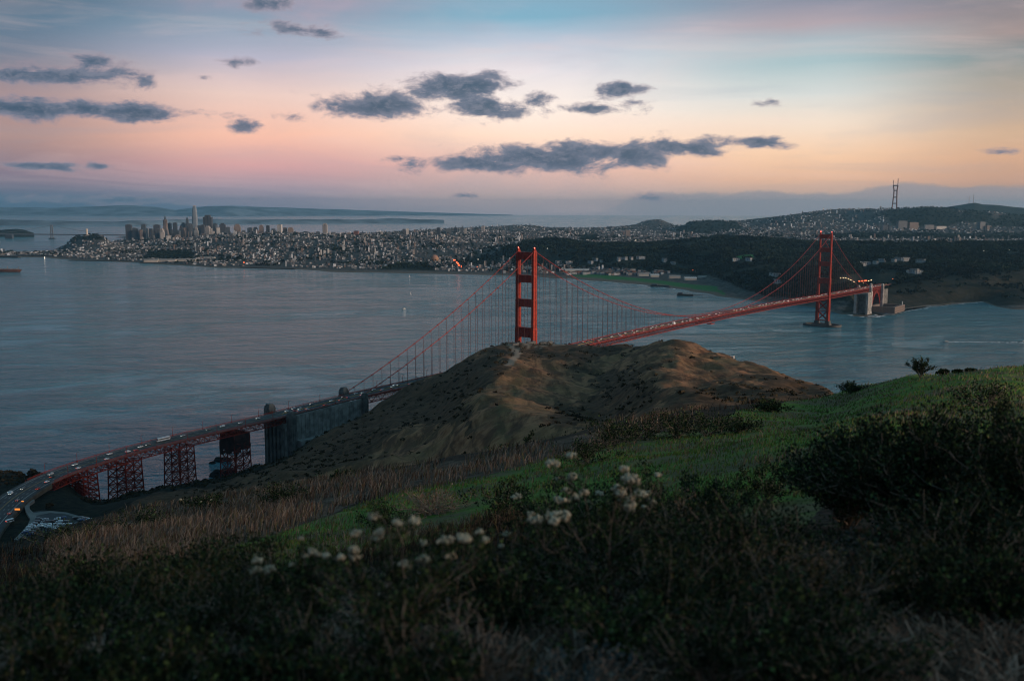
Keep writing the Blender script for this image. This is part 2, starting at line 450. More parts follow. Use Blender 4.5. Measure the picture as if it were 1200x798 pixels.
NEARY = [.5, 4, 8, 15, 28]
COLS = {
    -700: ([1.65, 2.0, 3.7, 6.6, 11.6], [(760, 45), ('z', 90, 230), ('z', 180, 170), ('z', 300, 110), ('z', 480, 62), ('z', 620, 58), ('z', 800, 52), ('z', 870, 40), ('z', 1000, 0), ('z', 1200, -15)]),
    0: ([1.65, 1.95, 3.4, 5.8, 10.2], [(640, 45), ('z', 90, 240), ('z', 180, 185), ('z', 300, 125), ('z', 480, 70), ('z', 590, 59), ('z', 640, 57.5), ('z', 760, 56.5), ('z', 820, 53), ('z', 870, 44), ('z', 950, 8), ('z', 1020, -15)]),
    60: ([1.65, 1.95, 3.3, 5.65, 9.9], [(620, 45), ('z', 90, 243), ('z', 180, 187), ('z', 300, 128), ('z', 480, 74), ('z', 590, 60), ('z', 640, 57.5), ('z', 780, 56.5), ('z', 840, 49), ('z', 900, 20), ('z', 960, -10), ('z', 1050, -15)]),
    105: ([1.65, 1.93, 3.25, 5.6, 9.7], [(606, 45), ('z', 90, 244), ('z', 180, 188), ('z', 300, 132), ('z', 480, 82), ('z', 600, 64), ('z', 650, 57.8), ('z', 735, 57.3), ('z', 790, 44), ('z', 850, 26), ('z', 900, 12), ('z', 960, -10), ('z', 1050, -15)]),
    150: ([1.65, 1.92, 3.2, 5.5, 9.6], [(597, 45), ('z', 90, 245), ('z', 180, 190), ('z', 300, 140), ('z', 480, 98), (592, 620), (588, 740), (583, 820), ('z', 880, 22), ('z', 925, 9), ('z', 960, -4), ('z', 1050, -15)]),
    220: ([1.65, 1.9, 3.15, 5.4, 9.3], [(587, 45), ('z', 90, 247), ('z', 180, 196), ('z', 300, 150), ('z', 430, 124), (583, 600), (576, 800), (570, 920), ('z', 955, 8), ('z', 1000, -8), ('z', 1060, -15)]),
    300: ([1.65, 1.9, 3.1, 5.3, 9.0], [(575, 45), ('z', 90, 249), ('z', 180, 200), ('z', 300, 160), (572, 430), (560, 700), (551, 900), (546, 980), ('z', 1030, 6), ('z', 1060, -10), ('z', 1150, -15)]),
    350: ([1.65, 1.9, 3.05, 5.25, 8.8], [(567, 45), ('z', 90, 250), ('z', 180, 203), ('z', 300, 166), (560, 450), (547, 700), (533, 900), (527, 960), ('z', 1030, 30), ('z', 1090, -5), ('z', 1150, -15)]),
    400: ([1.65, 1.9, 3.05, 5.2, 8.65], [(558, 45), ('z', 90, 251), ('z', 180, 205), ('z', 300, 172), (550, 470), (531, 700), (512, 900), (497, 1015), ('z', 1060, 50), ('z', 1120, 20), ('z', 1180, -15)]),
    430: ([1.65, 1.9, 3.0, 5.2, 8.5], [(553, 45), ('z', 90, 252), ('z', 180, 208), ('z', 300, 176), (546, 470), (521, 700), (498, 900), (478, 1055), ('z', 1100, 56), ('z', 1150, 20), ('z', 1220, -15)]),
    450: ([1.65, 1.9, 3.0, 5.1, 8.4], [(550, 45), ('z', 90, 252), ('z', 180, 210), ('z', 300, 180), (542, 460), (513, 700), (488, 900), (468, 1075), ('z', 1120, 58), ('z', 1180, 20), ('z', 1240, -15)]),
    500: ([1.65, 1.9, 3.0, 5.05, 8.2], [(541, 45), ('z', 90, 253), ('z', 180, 214), ('z', 300, 188), (528, 450), (490, 700), (460, 930), (442, 1085), ('z', 1140, 66), ('z', 1200, 25), ('z', 1270, -15)]),
    530: ([1.65, 1.9, 3.0, 5.0, 8.1], [(534, 45), ('z', 90, 253), ('z', 180, 216), ('z', 300, 192), (518, 440), (474, 700), (443, 930), (428, 1095), ('z', 1150, 84), ('z', 1210, 35), ('z', 1290, -15)]),
    570: ([1.65, 1.9, 3.0, 4.95, 7.9], [(527, 45), ('z', 90, 254), ('z', 180, 220), ('z', 300, 199), (508, 430), (463, 700), (428, 900), (419, 980), (419, 1050), (406, 1150), ('z', 1215, 70), ('z', 1280, 20), ('z', 1340, -15)]),
    600: ([1.65, 1.9, 3.0, 4.9, 7.8], [(520, 45), ('z', 90, 254), ('z', 180, 222), ('z', 300, 204), (508, 420), (466, 680), (430, 880), (417.5, 970), (418, 1050), (399, 1150), (398.5, 1180), ('z', 1240, 80), ('z', 1310, 30), ('z', 1380, -15)]),
    640: ([1.65, 1.9, 2.95, 4.8, 7.6], [(512, 45), ('z', 90, 255), ('z', 180, 226), ('z', 300, 211), (504, 400), (472, 620), (432, 850), (417, 960), (418, 1040), (402, 1140), (400, 1180), ('z', 1250, 75), ('z', 1320, 25), ('z', 1400, -15)]),
    700: ([1.65, 1.88, 2.9, 4.7, 7.4], [(497, 47), ('z', 90, 257), ('z', 180, 230), ('z', 300, 216), (487, 380), (462, 580), (432, 800), (410, 960), (406, 1050), (402, 1150), ('z', 1230, 85), ('z', 1300, 30), ('z', 1400, -15)]),
    730: ([1.65, 1.88, 2.9, 4.65, 7.2], [(491, 50), ('z', 90, 257), ('z', 180, 232), ('z', 300, 220), (482, 380), (455, 580), (424, 800), (404, 980), (397, 1080), ('z', 1160, 95), ('z', 1260, 20), ('z', 1350, -15)]),
    770: ([1.65, 1.87, 2.87, 4.6, 7.1], [(484, 54), ('z', 95, 257), ('z', 180, 235), ('z', 300, 224), (474, 380), (448, 560), (422, 760), (404, 950), (403, 1010), ('z', 1100, 90), ('z', 1200, 20), ('z', 1300, -15)]),
    800: ([1.65, 1.87, 2.85, 4.5, 7.0], [(478, 58), ('z', 100, 256), ('z', 180, 237), ('z', 300, 224), (470, 380), (450, 540), (422, 740), (402, 900), ('z', 960, 135), ('z', 1080, 60), ('z', 1180, 10), ('z', 1280, -15)]),
    850: ([1.65, 1.86, 2.8, 4.4, 6.8], [(471, 62), ('z', 100, 256), ('z', 180, 238), ('z', 300, 222), (466, 380), (450, 520), (425, 720), (410, 850), ('z', 910, 130), ('z', 1020, 55), ('z', 1120, 5), ('z', 1220, -15)]),
    900: ([1.65, 1.85, 2.75, 4.3, 6.5], [(466, 66), ('z', 105, 257), ('z', 180, 238), ('z', 300, 220), (463, 380), (450, 500), (437, 640), (427, 750), ('z', 800, 128), ('z', 900, 60), ('z', 1000, 5), ('z', 1120, -15)]),
    950: ([1.65, 1.85, 2.72, 4.2, 6.3], [(462, 70), ('z', 110, 257), ('z', 180, 236), ('z', 300, 212), (462, 380), (456, 520), (448.5, 710), ('z', 770, 122), ('z', 860, 60), ('z', 950, 0), ('z', 1000, -15)]),
    978: ([1.65, 1.85, 2.7, 4.1, 6.1], [(458, 72), ('z', 110, 258), ('z', 180, 236), ('z', 300, 208), (464, 400), (461, 560), (459, 670), ('z', 730, 115), ('z', 820, 55), ('z', 900, 0), ('z', 1000, -15)]),
    1020: ([1.65, 1.85, 2.7, 4.0, 5.9], [(444, 72), ('z', 110, 260), ('z', 180, 230), ('z', 300, 180), (490, 400), ('z', 520, 120), ('z', 650, 50), ('z', 780, -5), ('z', 1000, -15)]),
    1080: ([1.65, 1.84, 2.68, 3.95, 5.75], [(433, 68), ('z', 110, 262), ('z', 180, 225), ('z', 300, 165), ('z', 400, 110), ('z', 520, 60), ('z', 650, 0), ('z', 1000, -15)]),
    1200: ([1.65, 1.83, 2.65, 3.9, 5.6], [(425, 62), ('z', 100, 264), ('z', 180, 220), ('z', 300, 140), ('z', 400, 80), ('z', 520, 20), ('z', 650, -10), ('z', 1000, -15)]),
    1900: ([1.65, 1.8, 2.5, 3.6, 5.2], [('z', 60, 275), ('z', 100, 262), ('z', 180, 215), ('z', 300, 130), ('z', 400, 70), ('z', 520, 10), ('z', 650, -10), ('z', 1000, -15)]),
}


def build_table(cols, near, y0, y1, n=700):
    ly = np.linspace(log(y0), log(y1), n); us = sorted(cols); T = []
    for u in us:
        nz, rest = cols[u]
        ys = list(near[:len(nz)]); zs = [H - d for d in nz]
        for r in rest:
            if r[0] == 'z': ys.append(r[1]); zs.append(r[2])
            else: ys.append(r[1]); zs.append(zat(min(max(u, -100), 1300), r[0], r[1]))
        z = np.interp(ly, np.log(ys), zs)
        T.append(z)
    T = np.array(T)
    k = np.exp(-np.linspace(-2, 2, 9) ** 2); k /= k.sum()
    T = np.array([np.convolve(np.pad(r, 4, mode='edge'), k, 'valid') for r in T])
    # smooth interpolation across the columns (cosine-free cubic)
    gu = np.arange(us[0], us[-1] + 1, 4.)
    G = np.empty((len(gu), n))
    U_ = np.array(us, float); m = np.zeros_like(T)
    d = np.diff(T, axis=0) / np.diff(U_)[:, None]
    m[1:-1] = np.where(d[1:] * d[:-1] > 0, 2 * d[1:] * d[:-1] / (d[1:] + d[:-1] + 1e-12 * np.sign(d[1:] + d[:-1] + 1e-30)), 0)
    m[0] = d[0]; m[-1] = d[-1]
    for i, u in enumerate(gu):
        j = min(max(np.searchsorted(U_, u, 'right') - 1, 0), len(us) - 2); h = U_[j + 1] - U_[j]; t = (u - U_[j]) / h
        G[i] = (2 * t ** 3 - 3 * t * t + 1) * T[j] + (t ** 3 - 2 * t * t + t) * h * m[j] + (-2 * t ** 3 + 3 * t * t) * T[j + 1] + (t ** 3 - t * t) * h * m[j + 1]
    return gu, ly, G


def table_fn(tab, kf=1.01):
    gu, ly, G = tab

    def f(X, Y):
        Yc = np.clip(Y, exp(ly[0]) * 1.0001, exp(ly[-1]) * .9999)
        u = np.clip(600 + 1158 * X / np.maximum(Y, 3.) / kf, gu[0], gu[-1] - .001)
        a = (u - gu[0]) / (gu[1] - gu[0]); i = np.minimum(a.astype(int), len(gu) - 2); fa = a - i
        b = (np.log(Yc) - ly[0]) / (ly[1] - ly[0]); j = np.minimum(b.astype(int), len(ly) - 2); fb = b - j
        return (G[i, j] * (1 - fb) + G[i, j + 1] * fb) * (1 - fa) + (G[i + 1, j] * (1 - fb) + G[i + 1, j + 1] * fb) * fa
    return f


_hA = table_fn(build_table(COLS, NEARY, .5, 1450))
AZB = .62367; DV = (sin(AZB), cos(AZB)); WV = (-cos(AZB), sin(AZB)); NT = (19.834, 1390.73)


def hA(X, Y):
    X = np.asarray(X, float); Y = np.asarray(Y, float)
    z = _hA(X, Y)
    r = np.sqrt(X * X + Y * Y)
    amp = np.clip((r - 150) / 300, 0, 1)
    rough = (fbm(X / 55, Y / 55, 5, 3) - .5) * 6 + (np.abs(fbm(X / 26, Y / 40, 4, 9) - .5) - .12) * -9
    # ridges and gullies that run down towards the water
    gul = (fbm((X + Y * .35) / 38, (Y - X * .35) / 210, 4, 31) - .5) * 17
    flat = np.clip((z - 3) / 25, 0, 1)
    # the long spur that comes down towards the camera, and the gullies beside it
    xr = np.interp(Y, [350, 420, 700, 970, 1050], [4, -4, -14, -6, 0]); win = np.clip((Y - 300) / 120, 0, 1) * np.clip((1040 - Y) / 90, 0, 1)
    z = z + win * (9 * np.exp(-((X - xr) / (18 + Y * .012)) ** 2) - 9 * np.exp(-((X - xr - Y * .105) / (Y * .035)) ** 2) + 6 * np.exp(-((X - xr - Y * .17) / (Y * .03)) ** 2) - 5 * np.exp(-((X - xr + Y * .07) / (Y * .03)) ** 2))
    lot = ((X < -200) & (Y > 600) & (Y < 860) & (z < 66) & (z > 50))
    z = z + (rough + gul) * amp * flat * np.where(lot, .03, 1.) * np.clip((1150 - Y) / 150 + .35, .35, 1)
    near = np.clip(1 - (r - 120) / 200, 0, 1)
    z = z + (fbm(X / 9, Y / 12, 3, 33) - .5) * 1.1 * amp * np.where(lot, 0, 1)
    z = z + near * ((fbm(X / 6, Y / 6, 3, 5) - .5) * .45 * np.clip(r / 25, .25, 1) + (fbm(X / 1.1, Y / 1.1, 3, 6) - .5) * .10)
    return z


LAWN = [[(250, 650), (400, 600), (470, 575), (560, 556), (640, 532), (720, 515), (800, 500), (880, 478), (940, 466), (985, 452), (1080, 432), (1230, 422), (1230, 520), (1050, 520), (1010, 560), (960, 610), (860, 600), (720, 600), (600, 605), (480, 640), (360, 665)]]
DRYTOP = [[(60, 640), (170, 600), (300, 580), (430, 557), (560, 533), (640, 516), (720, 500), (760, 492), (780, 500), (700, 522), (600, 545), (500, 572), (420, 590), (330, 625), (200, 660), (60, 690)]]


def masks(X, Y, Z):
    px, py = proj(X, Y, Z)
    jx = (fbm(X / 14, Y / 14, 4, 41) - .5) * 60; jy = (fbm(X / 14, Y / 14, 4, 42) - .5) * 26
    near = Y < 110
    jn = np.where(near, .8, 1.)
    qx, qy = px + jx * jn, py + jy * jn
    lawn = np.zeros(px.shape); dry = np.zeros(px.shape)
    for p in LAWN: lawn = np.maximum(lawn, inpoly(qx, qy, p) & near)
    for p in DRYTOP: dry = np.maximum(dry, inpoly(qx, qy, p) & near)
    # headland scrub patches; dark ones also carry painted shade of flank and gully
    sc = fbm(X / 60, Y / 95, 5, 51)
    scrub = np.clip((sc - .57) * 9, 0, 1) * .8
    sc2 = fbm(X / 16, Y / 22, 4, 55); scrub = np.maximum(scrub, np.clip((sc2 - .60) * 9, 0, 1) * .8)
    dark = [[(240, 620), (300, 540), (390, 498), (470, 455), (540, 424), (600, 424), (575, 455), (545, 470), (555, 495), (470, 500), (420, 545), (330, 570)],
            [(560, 428), (575, 400), (700, 398), (730, 412), (690, 422), (600, 419)],
            [(690, 470), (700, 440), (735, 430), (770, 455), (760, 480), (700, 492)],
            [(760, 482), (800, 455), (850, 446), (985, 452), (985, 470), (880, 480)],
            [(-200, 700), (-200, 540), (240, 540), (300, 560), (240, 600), (60, 640)],
            [(640, 505), (655, 470), (700, 480), (720, 495)]]
    bright = [[(545, 520), (560, 460), (590, 428), (640, 425), (690, 440), (680, 470), (650, 480), (630, 515)], [(760, 440), (790, 420), (850, 430), (900, 450), (850, 455)], [(450, 545), (470, 515), (540, 505), (560, 530)]]
    far = (~near)
    dk = np.zeros(px.shape)
    for w_, p in zip((1., 1.1, .8, 1.15, 1., .9), dark): dk = np.maximum(dk, w_ * (inpoly(px + jx * .45, py + jy * .5, p) & far))
    br = np.zeros(px.shape)
    for p in bright: br = np.maximum(br, inpoly(px + jx * .45, py + jy * .5, p) & far)
    scrub = np.where(far, np.clip(scrub * np.where(br > 0, .25, 1) + dk * (.55 + .40 * (sc2 > .46)), 0, 1), 0)
    grn = np.clip((fbm(X / 35, Y / 50, 4, 61) - .55) * 8, 0, 1) * .45
    strip = inpoly(px + jx * .25, py, [(575, 520), (582, 480), (600, 450), (612, 428), (622, 428), (612, 455), (600, 485), (596, 520)]) & far
    grn = np.maximum(grn, strip * .8)
    path = inpoly(px + jx * .04, py + jy * .05, [(598, 402), (612, 414), (600, 428), (592, 428), (604, 414), (592, 402)]) & far
    tan = inpoly(px + jx * .2, py + jy * .1, [(610, 400), (700, 400), (690, 405), (650, 404), (612, 412)]) & (fbm(X / 9, Y / 9, 3, 71) > .5) & far
    return lawn, dry, scrub, grn * (scrub < .5), np.maximum(path, tan * .8)


def grid_terrain(name, hfun, us, ys, cull, mfun, mt, kf=1.01):
    UU, YY = np.meshgrid(us, ys); XX = (UU - 600) / 1158 * YY * kf
    ZZ = hfun(XX, YY)
    n, m = UU.shape
    V = np.stack([XX.ravel(), YY.ravel(), ZZ.ravel()], 1)
    i = np.arange(n * m).reshape(n, m)
    Q = np.stack([i[:-1, :-1], i[:-1, 1:], i[1:, 1:], i[1:, :-1]], -1).reshape(-1, 4)
    keep = ZZ.ravel()[Q].max(1) > cull
    Q = Q[keep]
    used = np.zeros(n * m, bool); used[Q.ravel()] = True; mp = np.cumsum(used) - 1
    V = V[used]; Q = mp[Q]
    me = np_mesh(name, V, Q, mt, smooth=True, attrs=mfun(V[:, 0], V[:, 1], V[:, 2]))
    o = link(name, me); return o


def m_terrain():
    m = bpy.data.materials.new('headland_ground'); m.use_nodes = True
    g = NG(m.node_tree); b = m.node_tree.nodes['Principled BSDF']
    b.inputs['Roughness'].default_value = .95; b.inputs['Specular IOR Level'].default_value = .1
    at = lambda k: g.n('ShaderNodeAttribute', attribute_name=k).outputs['Fac']
    tc = g.n('ShaderNodeTexCoord').outputs['Object']
    n_big = g.noise(tc, .02, 5, .6); n_mid = g.noise(tc, .16, 6, .65); n_fin = g.noise(tc, 1.4, 5, .7)
    st = g.noise(g.vec('MULTIPLY', tc, (.10, .018, .12)), 1., 6, .65, .5)
    grass = g.mix(g.sstep(n_mid, .3, .7), (.19, .084, .041), (.40, .195, .098))
    grass = g.mix(g.sstep(st, .40, .60, 0., .85), grass, (.060, .032, .019))
    grass = g.mix(g.sstep(n_big, .4, .7, 0., .4), grass, (.19, .135, .06))
    scrubc = g.mix(g.sstep(n_mid, .35, .65), (.032, .020, .011), (.12, .068, .037))
    scrubc = g.mix(g.sstep(n_fin, .5, .7, 0., .5), scrubc, (.07, .06, .035))
    sf = g.math('ADD', at('scrub'), g.math('MULTIPLY', g.math('SUBTRACT', n_mid, .5), 1.2))
    c = g.mix(g.sstep(sf, .3, .6), grass, scrubc)
    c = g.mix(g.math('MULTIPLY', at('green'), g.sstep(n_mid, .3, .6)), c, (.075, .10, .028))
    lawn = g.mix(g.sstep(n_fin, .3, .7), (.065, .125, .022), (.13, .22, .04))
    lawn = g.mix(g.sstep(g.noise(tc, .35, 5, .7), .43, .58, 0., .9), lawn, (.12, .095, .055))
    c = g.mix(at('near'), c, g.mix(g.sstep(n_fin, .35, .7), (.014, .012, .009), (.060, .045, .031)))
    c = g.mix(at('lawn'), c, lawn)
    dry = g.mix(g.sstep(n_fin, .3, .7), (.06, .042, .03), (.15, .105, .075))
    c = g.mix(g.math('MULTIPLY', at('dry'), .9), c, dry)
    c = g.mix(at('bare'), c, (.26, .20, .15))
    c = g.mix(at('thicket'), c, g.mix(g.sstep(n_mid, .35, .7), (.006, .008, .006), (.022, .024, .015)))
    # rock along the waterline
    z = g.n('ShaderNodeSeparateXYZ'); g.t.links.new(tc, z.inputs[0])
    c = g.mix(g.sstep(g.math('ADD', z.outputs[2], g.math('MULTIPLY', n_mid, 8.)), 16., 8.), c, (.035, .032, .028))
    g.t.links.new(c, b.inputs['Base Color'])
    bp = g.n('ShaderNodeBump'); bp.inputs['Strength'].default_value = .8; bp.inputs['Distance'].default_value = 1.3
    g.t.links.new(g.math('ADD', n_mid, g.math('MULTIPLY', n_fin, .15)), bp.inputs['Height']); g.t.links.new(bp.outputs[0], b.inputs['Normal'])
    return m


M['headland'] = m_terrain()


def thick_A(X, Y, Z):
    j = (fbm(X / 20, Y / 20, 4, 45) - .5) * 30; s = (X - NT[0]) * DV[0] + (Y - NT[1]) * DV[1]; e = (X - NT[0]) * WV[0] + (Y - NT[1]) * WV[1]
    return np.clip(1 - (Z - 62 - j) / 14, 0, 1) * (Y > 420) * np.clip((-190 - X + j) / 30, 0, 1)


def attrs_A(X, Y, Z):
    a, b, c, d, e = masks(X, Y, Z)
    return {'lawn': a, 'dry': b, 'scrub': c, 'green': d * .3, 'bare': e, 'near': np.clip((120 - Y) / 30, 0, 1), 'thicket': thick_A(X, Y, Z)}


us = np.concatenate([np.linspace(-2400, -80, 60)[:-1], np.linspace(-80, 1280, 460), np.linspace(1280, 3600, 60)[1:]])
ys = np.exp(np.linspace(log(3.0), log(1440), 620))
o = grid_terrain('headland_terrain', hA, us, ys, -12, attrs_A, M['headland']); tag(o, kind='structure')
# the rest of the hilltop, beside and behind the camera
gx, gy = np.meshgrid(np.linspace(-60, 60, 121), np.linspace(-60, 3.4, 65))
gz = hA(gx, gy) + 17 * np.exp(-((gx - 45) / 17) ** 2 - ((gy + 19) / 14) ** 2) - .01 - np.clip(gy - 2.6, 0, 1) * .1 - np.clip((-gy - 4) / 60, 0, 1) * 6  # mound at the right is added out of view to shade the foreground
V = np.stack([gx.ravel(), gy.ravel(), gz.ravel()], 1); i = np.arange(gx.size).reshape(gx.shape)
Q = np.stack([i[:-1, :-1], i[:-1, 1:], i[1:, 1:], i[1:, :-1]], -1).reshape(-1, 4)
me = np_mesh('hilltop', V, Q, M['headland'], smooth=True, attrs={'lawn': np.zeros(len(V)), 'dry': np.ones(len(V)) * .5, 'scrub': np.zeros(len(V)), 'green': np.zeros(len(V)), 'bare': np.zeros(len(V)), 'near': np.ones(len(V)), 'thicket': np.zeros(len(V))})
tag(link('hilltop_ground', me), kind='structure')

# ------------------------------------------------------------------ the land across the water
def zc(u, lst):
    out = []
    for e in lst:
        if e[0] == 'z': out.append(e); continue
        py, z = e
        dx, dy, dz = ray(u, py)
        Y_ = (z - H) / dz * dy
        if out and Y_ < out[-1][1] + 70: Y_ = out[-1][1] + 90; z = zat(u, py, Y_)
        out.append(('z', Y_, z))
    out.sort(key=lambda q: q[1])
    y0, z0 = out[0][1:]
    ye, ze = out[-1][1:]
    return ([], [('z', 1500, -30), ('z', max(1600, y0 - 500), -25)] + out + [('z', min(ye + 900, 29000), -25), ('z', 30000, -30)])


def px_at(u, py, Y): return ('z', Y, zat(u, py, Y))


SF = {
    -200: [(304, 1), (301, 4), (298, 2), ('z', 6700, -20)],
    20: [(305, 1), (302, 4), (299, 2), ('z', 6700, -20)],
    70: [(307, 1), (300, 6), (294, 3), ('z', 7200, -20)],
    90: [(308, 1), (301, 9), (291, 42), px_at(90, 283, 6500), px_at(90, 281, 6650), ('z', 7300, -20)],
    115: [(309, 1), (301, 10), (291, 45), px_at(115, 280, 6500), px_at(115, 279, 6650), ('z', 7300, -20)],
    140: [(310, 1), (301, 9), (290, 25), (285, 20), (281, 6), ('z', 9000, -20)],
    200: [(313, 1), (304, 12), (298, 22), (290, 40), (284, 50), (280, 30), (276, 5), ('z', 11500, -20)],
    260: [(316, 1), (305, 12), (292, 50), (283, 75), px_at(260, 278, 7600), ('z', 9500, 10), ('z', 11500, -20)],
    330: [(317, 1), (308, 6), (294, 45), (283, 80), px_at(330, 275, 7600), ('z', 9500, 10), ('z', 11500, -20)],
    400: [(320, 1), (310, 6), (296, 45), (284, 80), px_at(400, 276, 7600), ('z', 10000, 10), ('z', 11500, -20)],
    500: [(321, 1), (311, 5), (296, 50), (285, 75), px_at(500, 276, 7700), px_at(500, 272, 9500), px_at(500, 271, 10500), ('z', 12000, -20)],
    560: [(322, 1), (312, 6), (299, 40), (287, 70), px_at(560, 276, 7700), px_at(560, 269, 9800), px_at(560, 267, 10800), ('z', 12500, -20)],
    610: [(323, 1), (313, 6), (300, 50), (290, 85), px_at(610, 283, 6300), ('z', 6800, 75), px_at(610, 271, 9500), px_at(610, 264, 11400), ('z', 13500, -20)],
    650: [(325, 1), (316, 4), (303, 40), (291, 92), px_at(650, 281, 5700), ('z', 6300, 78), px_at(650, 272, 9000), px_at(650, 267, 11500), ('z', 13500, -20)],
    700: [(328, 1), (318, 4), (306, 35), (294, 82), px_at(700, 287, 5500), ('z', 6000, 72), px_at(700, 276, 8200), px_at(700, 266, 11500), ('z', 13500, -20)],
    740: [(331, 1), (321, 4), (308, 35), (294, 80), px_at(740, 287, 5500), ('z', 6000, 75), px_at(740, 274, 8500), px_at(740, 265, 10500), px_at(740, 263.5, 12000), ('z', 14000, -20)],
    757: [(332, 1), (321, 4), (308, 35), (294, 80), px_at(757, 286, 5500), ('z', 6000, 75), px_at(757, 274, 8500), px_at(757, 265, 10500), px_at(757, 257, 11900), ('z', 14000, -20)],
    770: [(333, 1), (322, 5), (308, 35), (294, 82), px_at(770, 285, 5500), ('z', 6000, 78), px_at(770, 274, 8500), px_at(770, 265, 10500), px_at(770, 255.5, 11900), ('z', 14000, -20)],
    790: [(336, 1), (324, 5), (308, 36), (294, 84), px_at(790, 283, 5500), ('z', 6000, 80), px_at(790, 273, 8500), px_at(790, 265, 10500), px_at(790, 263, 11900), ('z', 14000, -20)],
    815: [(340, 1), (326, 5), (309, 38), (295, 86), px_at(815, 280, 5400), ('z', 6000, 80), px_at(815, 271, 8600), px_at(815, 257, 9800), px_at(815, 263, 10500), ('z', 14000, -20)],
    845: [(345, 1), (331, 6), (312, 42), (296, 88), px_at(845, 278, 5400), ('z', 6000, 85), px_at(845, 270, 8600), px_at(845, 257, 9800), px_at(845, 259, 11000), ('z', 14000, 0)],
    880: [(349, 1), (338, 10), (318, 45), (298, 85), px_at(880, 278, 5300), ('z', 6000, 90), px_at(880, 268, 8600), px_at(880, 262, 9800), px_at(880, 256, 11000), ('z', 14000, 0)],
    920: [(353, 1), (343, 12), (325, 50), (300, 80), px_at(920, 281, 5200), ('z', 5900, 92), px_at(920, 270, 8000), px_at(920, 256, 9400), px_at(920, 250, 10400), ('z', 14000, 0)],
    965: [(357.5, 1), (349, 12), (330, 55), (308, 70), px_at(965, 284, 5000), ('z', 5800, 92), px_at(965, 272, 7600), px_at(965, 258, 9000), px_at(965, 243.5, 10300), ('z', 14000, 0)],
    992: [(364.5, 1), (357, 8), (334, 60), (312, 75), px_at(992, 284, 4900), ('z', 5800, 92), px_at(992, 272, 7600), px_at(992, 258, 9000), px_at(992, 242, 10300), ('z', 14000, 0)],
    1012: [(367, 1), (364, 3), px_at(1012, 350, 2960), px_at(1012, 338, 3100), px_at(1012, 326, 3350), px_at(1012, 312, 3800), px_at(1012, 284, 4850), ('z', 5800, 93), px_at(1012, 272, 7500), px_at(1012, 260, 8700), px_at(1012, 241.5, 9900), ('z', 14000, 0)],
    1035: [(364, 1), (361, 3), px_at(1035, 349, 2940), px_at(1035, 336, 3080), px_at(1035, 320, 3350), px_at(1035, 308, 3800), px_at(1035, 283, 4800), ('z', 5700, 95), px_at(1035, 272, 7400), px_at(1035, 263, 8200), px_at(1035, 241, 9600), ('z', 14000, 0)],
    1060: [(358, 1), px_at(1060, 350, 2960), px_at(1060, 335, 3100), px_at(1060, 320, 3350), px_at(1060, 307, 3800), px_at(1060, 282, 4800), ('z', 5600, 95), px_at(1060, 272, 7400), px_at(1060, 264, 8100), px_at(1060, 240, 9500), ('z', 14000, 0)],
    1090: [(354, 1), px_at(1090, 344, 3030), px_at(1090, 330, 3150), px_at(1090, 317, 3400), px_at(1090, 304, 3850), px_at(1090, 280, 4800), ('z', 5600, 95), px_at(1090, 273, 7200), px_at(1090, 265, 8000), px_at(1090, 238, 9400), ('z', 14000, 0)],
    1120: [(351, 1), px_at(1120, 340, 3080), px_at(1120, 325, 3220), px_at(1120, 314, 3450), px_at(1120, 302, 3900), px_at(1120, 280, 4700), ('z', 5500, 96), px_at(1120, 273, 7200), px_at(1120, 265, 8000), px_at(1120, 241, 9300), ('z', 14000, 0)],
    1150: [(348.5, 1), px_at(1150, 336, 3120), px_at(1150, 321, 3260), px_at(1150, 312, 3500), px_at(1150, 302, 3900), px_at(1150, 281, 4700), ('z', 5500, 96), px_at(1150, 273, 7200), px_at(1150, 265, 8000), px_at(1150, 243, 9300), ('z', 14000, 0)],
    1200: [(345, 1), px_at(1200, 332, 3170), px_at(1200, 316, 3320), px_at(1200, 309, 3550), px_at(1200, 300, 3900), px_at(1200, 280, 4700), ('z', 5500, 96), px_at(1200, 273, 7200), px_at(1200, 265, 8000), px_at(1200, 249, 9300), ('z', 14000, 0)],
    1600: [(342, 1), px_at(1280, 330, 3200), px_at(1280, 314, 3350), px_at(1280, 308, 3600), px_at(1280, 300, 3950), px_at(1280, 280, 4700), ('z', 5500, 96), px_at(1280, 273, 7200), px_at(1280, 265, 8000), px_at(1280, 251, 9300), ('z', 14000, 0)],
}
_hS = table_fn(build_table({u: zc(min(max(u, -100), 1280), l) for u, l in SF.items()}, [], 1500, 30000, 900), .997)


def hS(X, Y):
    z = _hS(X, Y)
    k = np.clip((z - 12) / 60, 0, 1)
    k = k * np.clip((Y - 3400) / 800, 0, 1)
    return z + k * ((fbm(X / 420, Y / 420, 5, 81) - .5) * 26) + np.clip((z + 2) / 10, 0, 1) * (fbm(X / 60, Y / 60, 4, 83) - .5) * np.where((X > 700) & (Y < 4500), 5, 3)


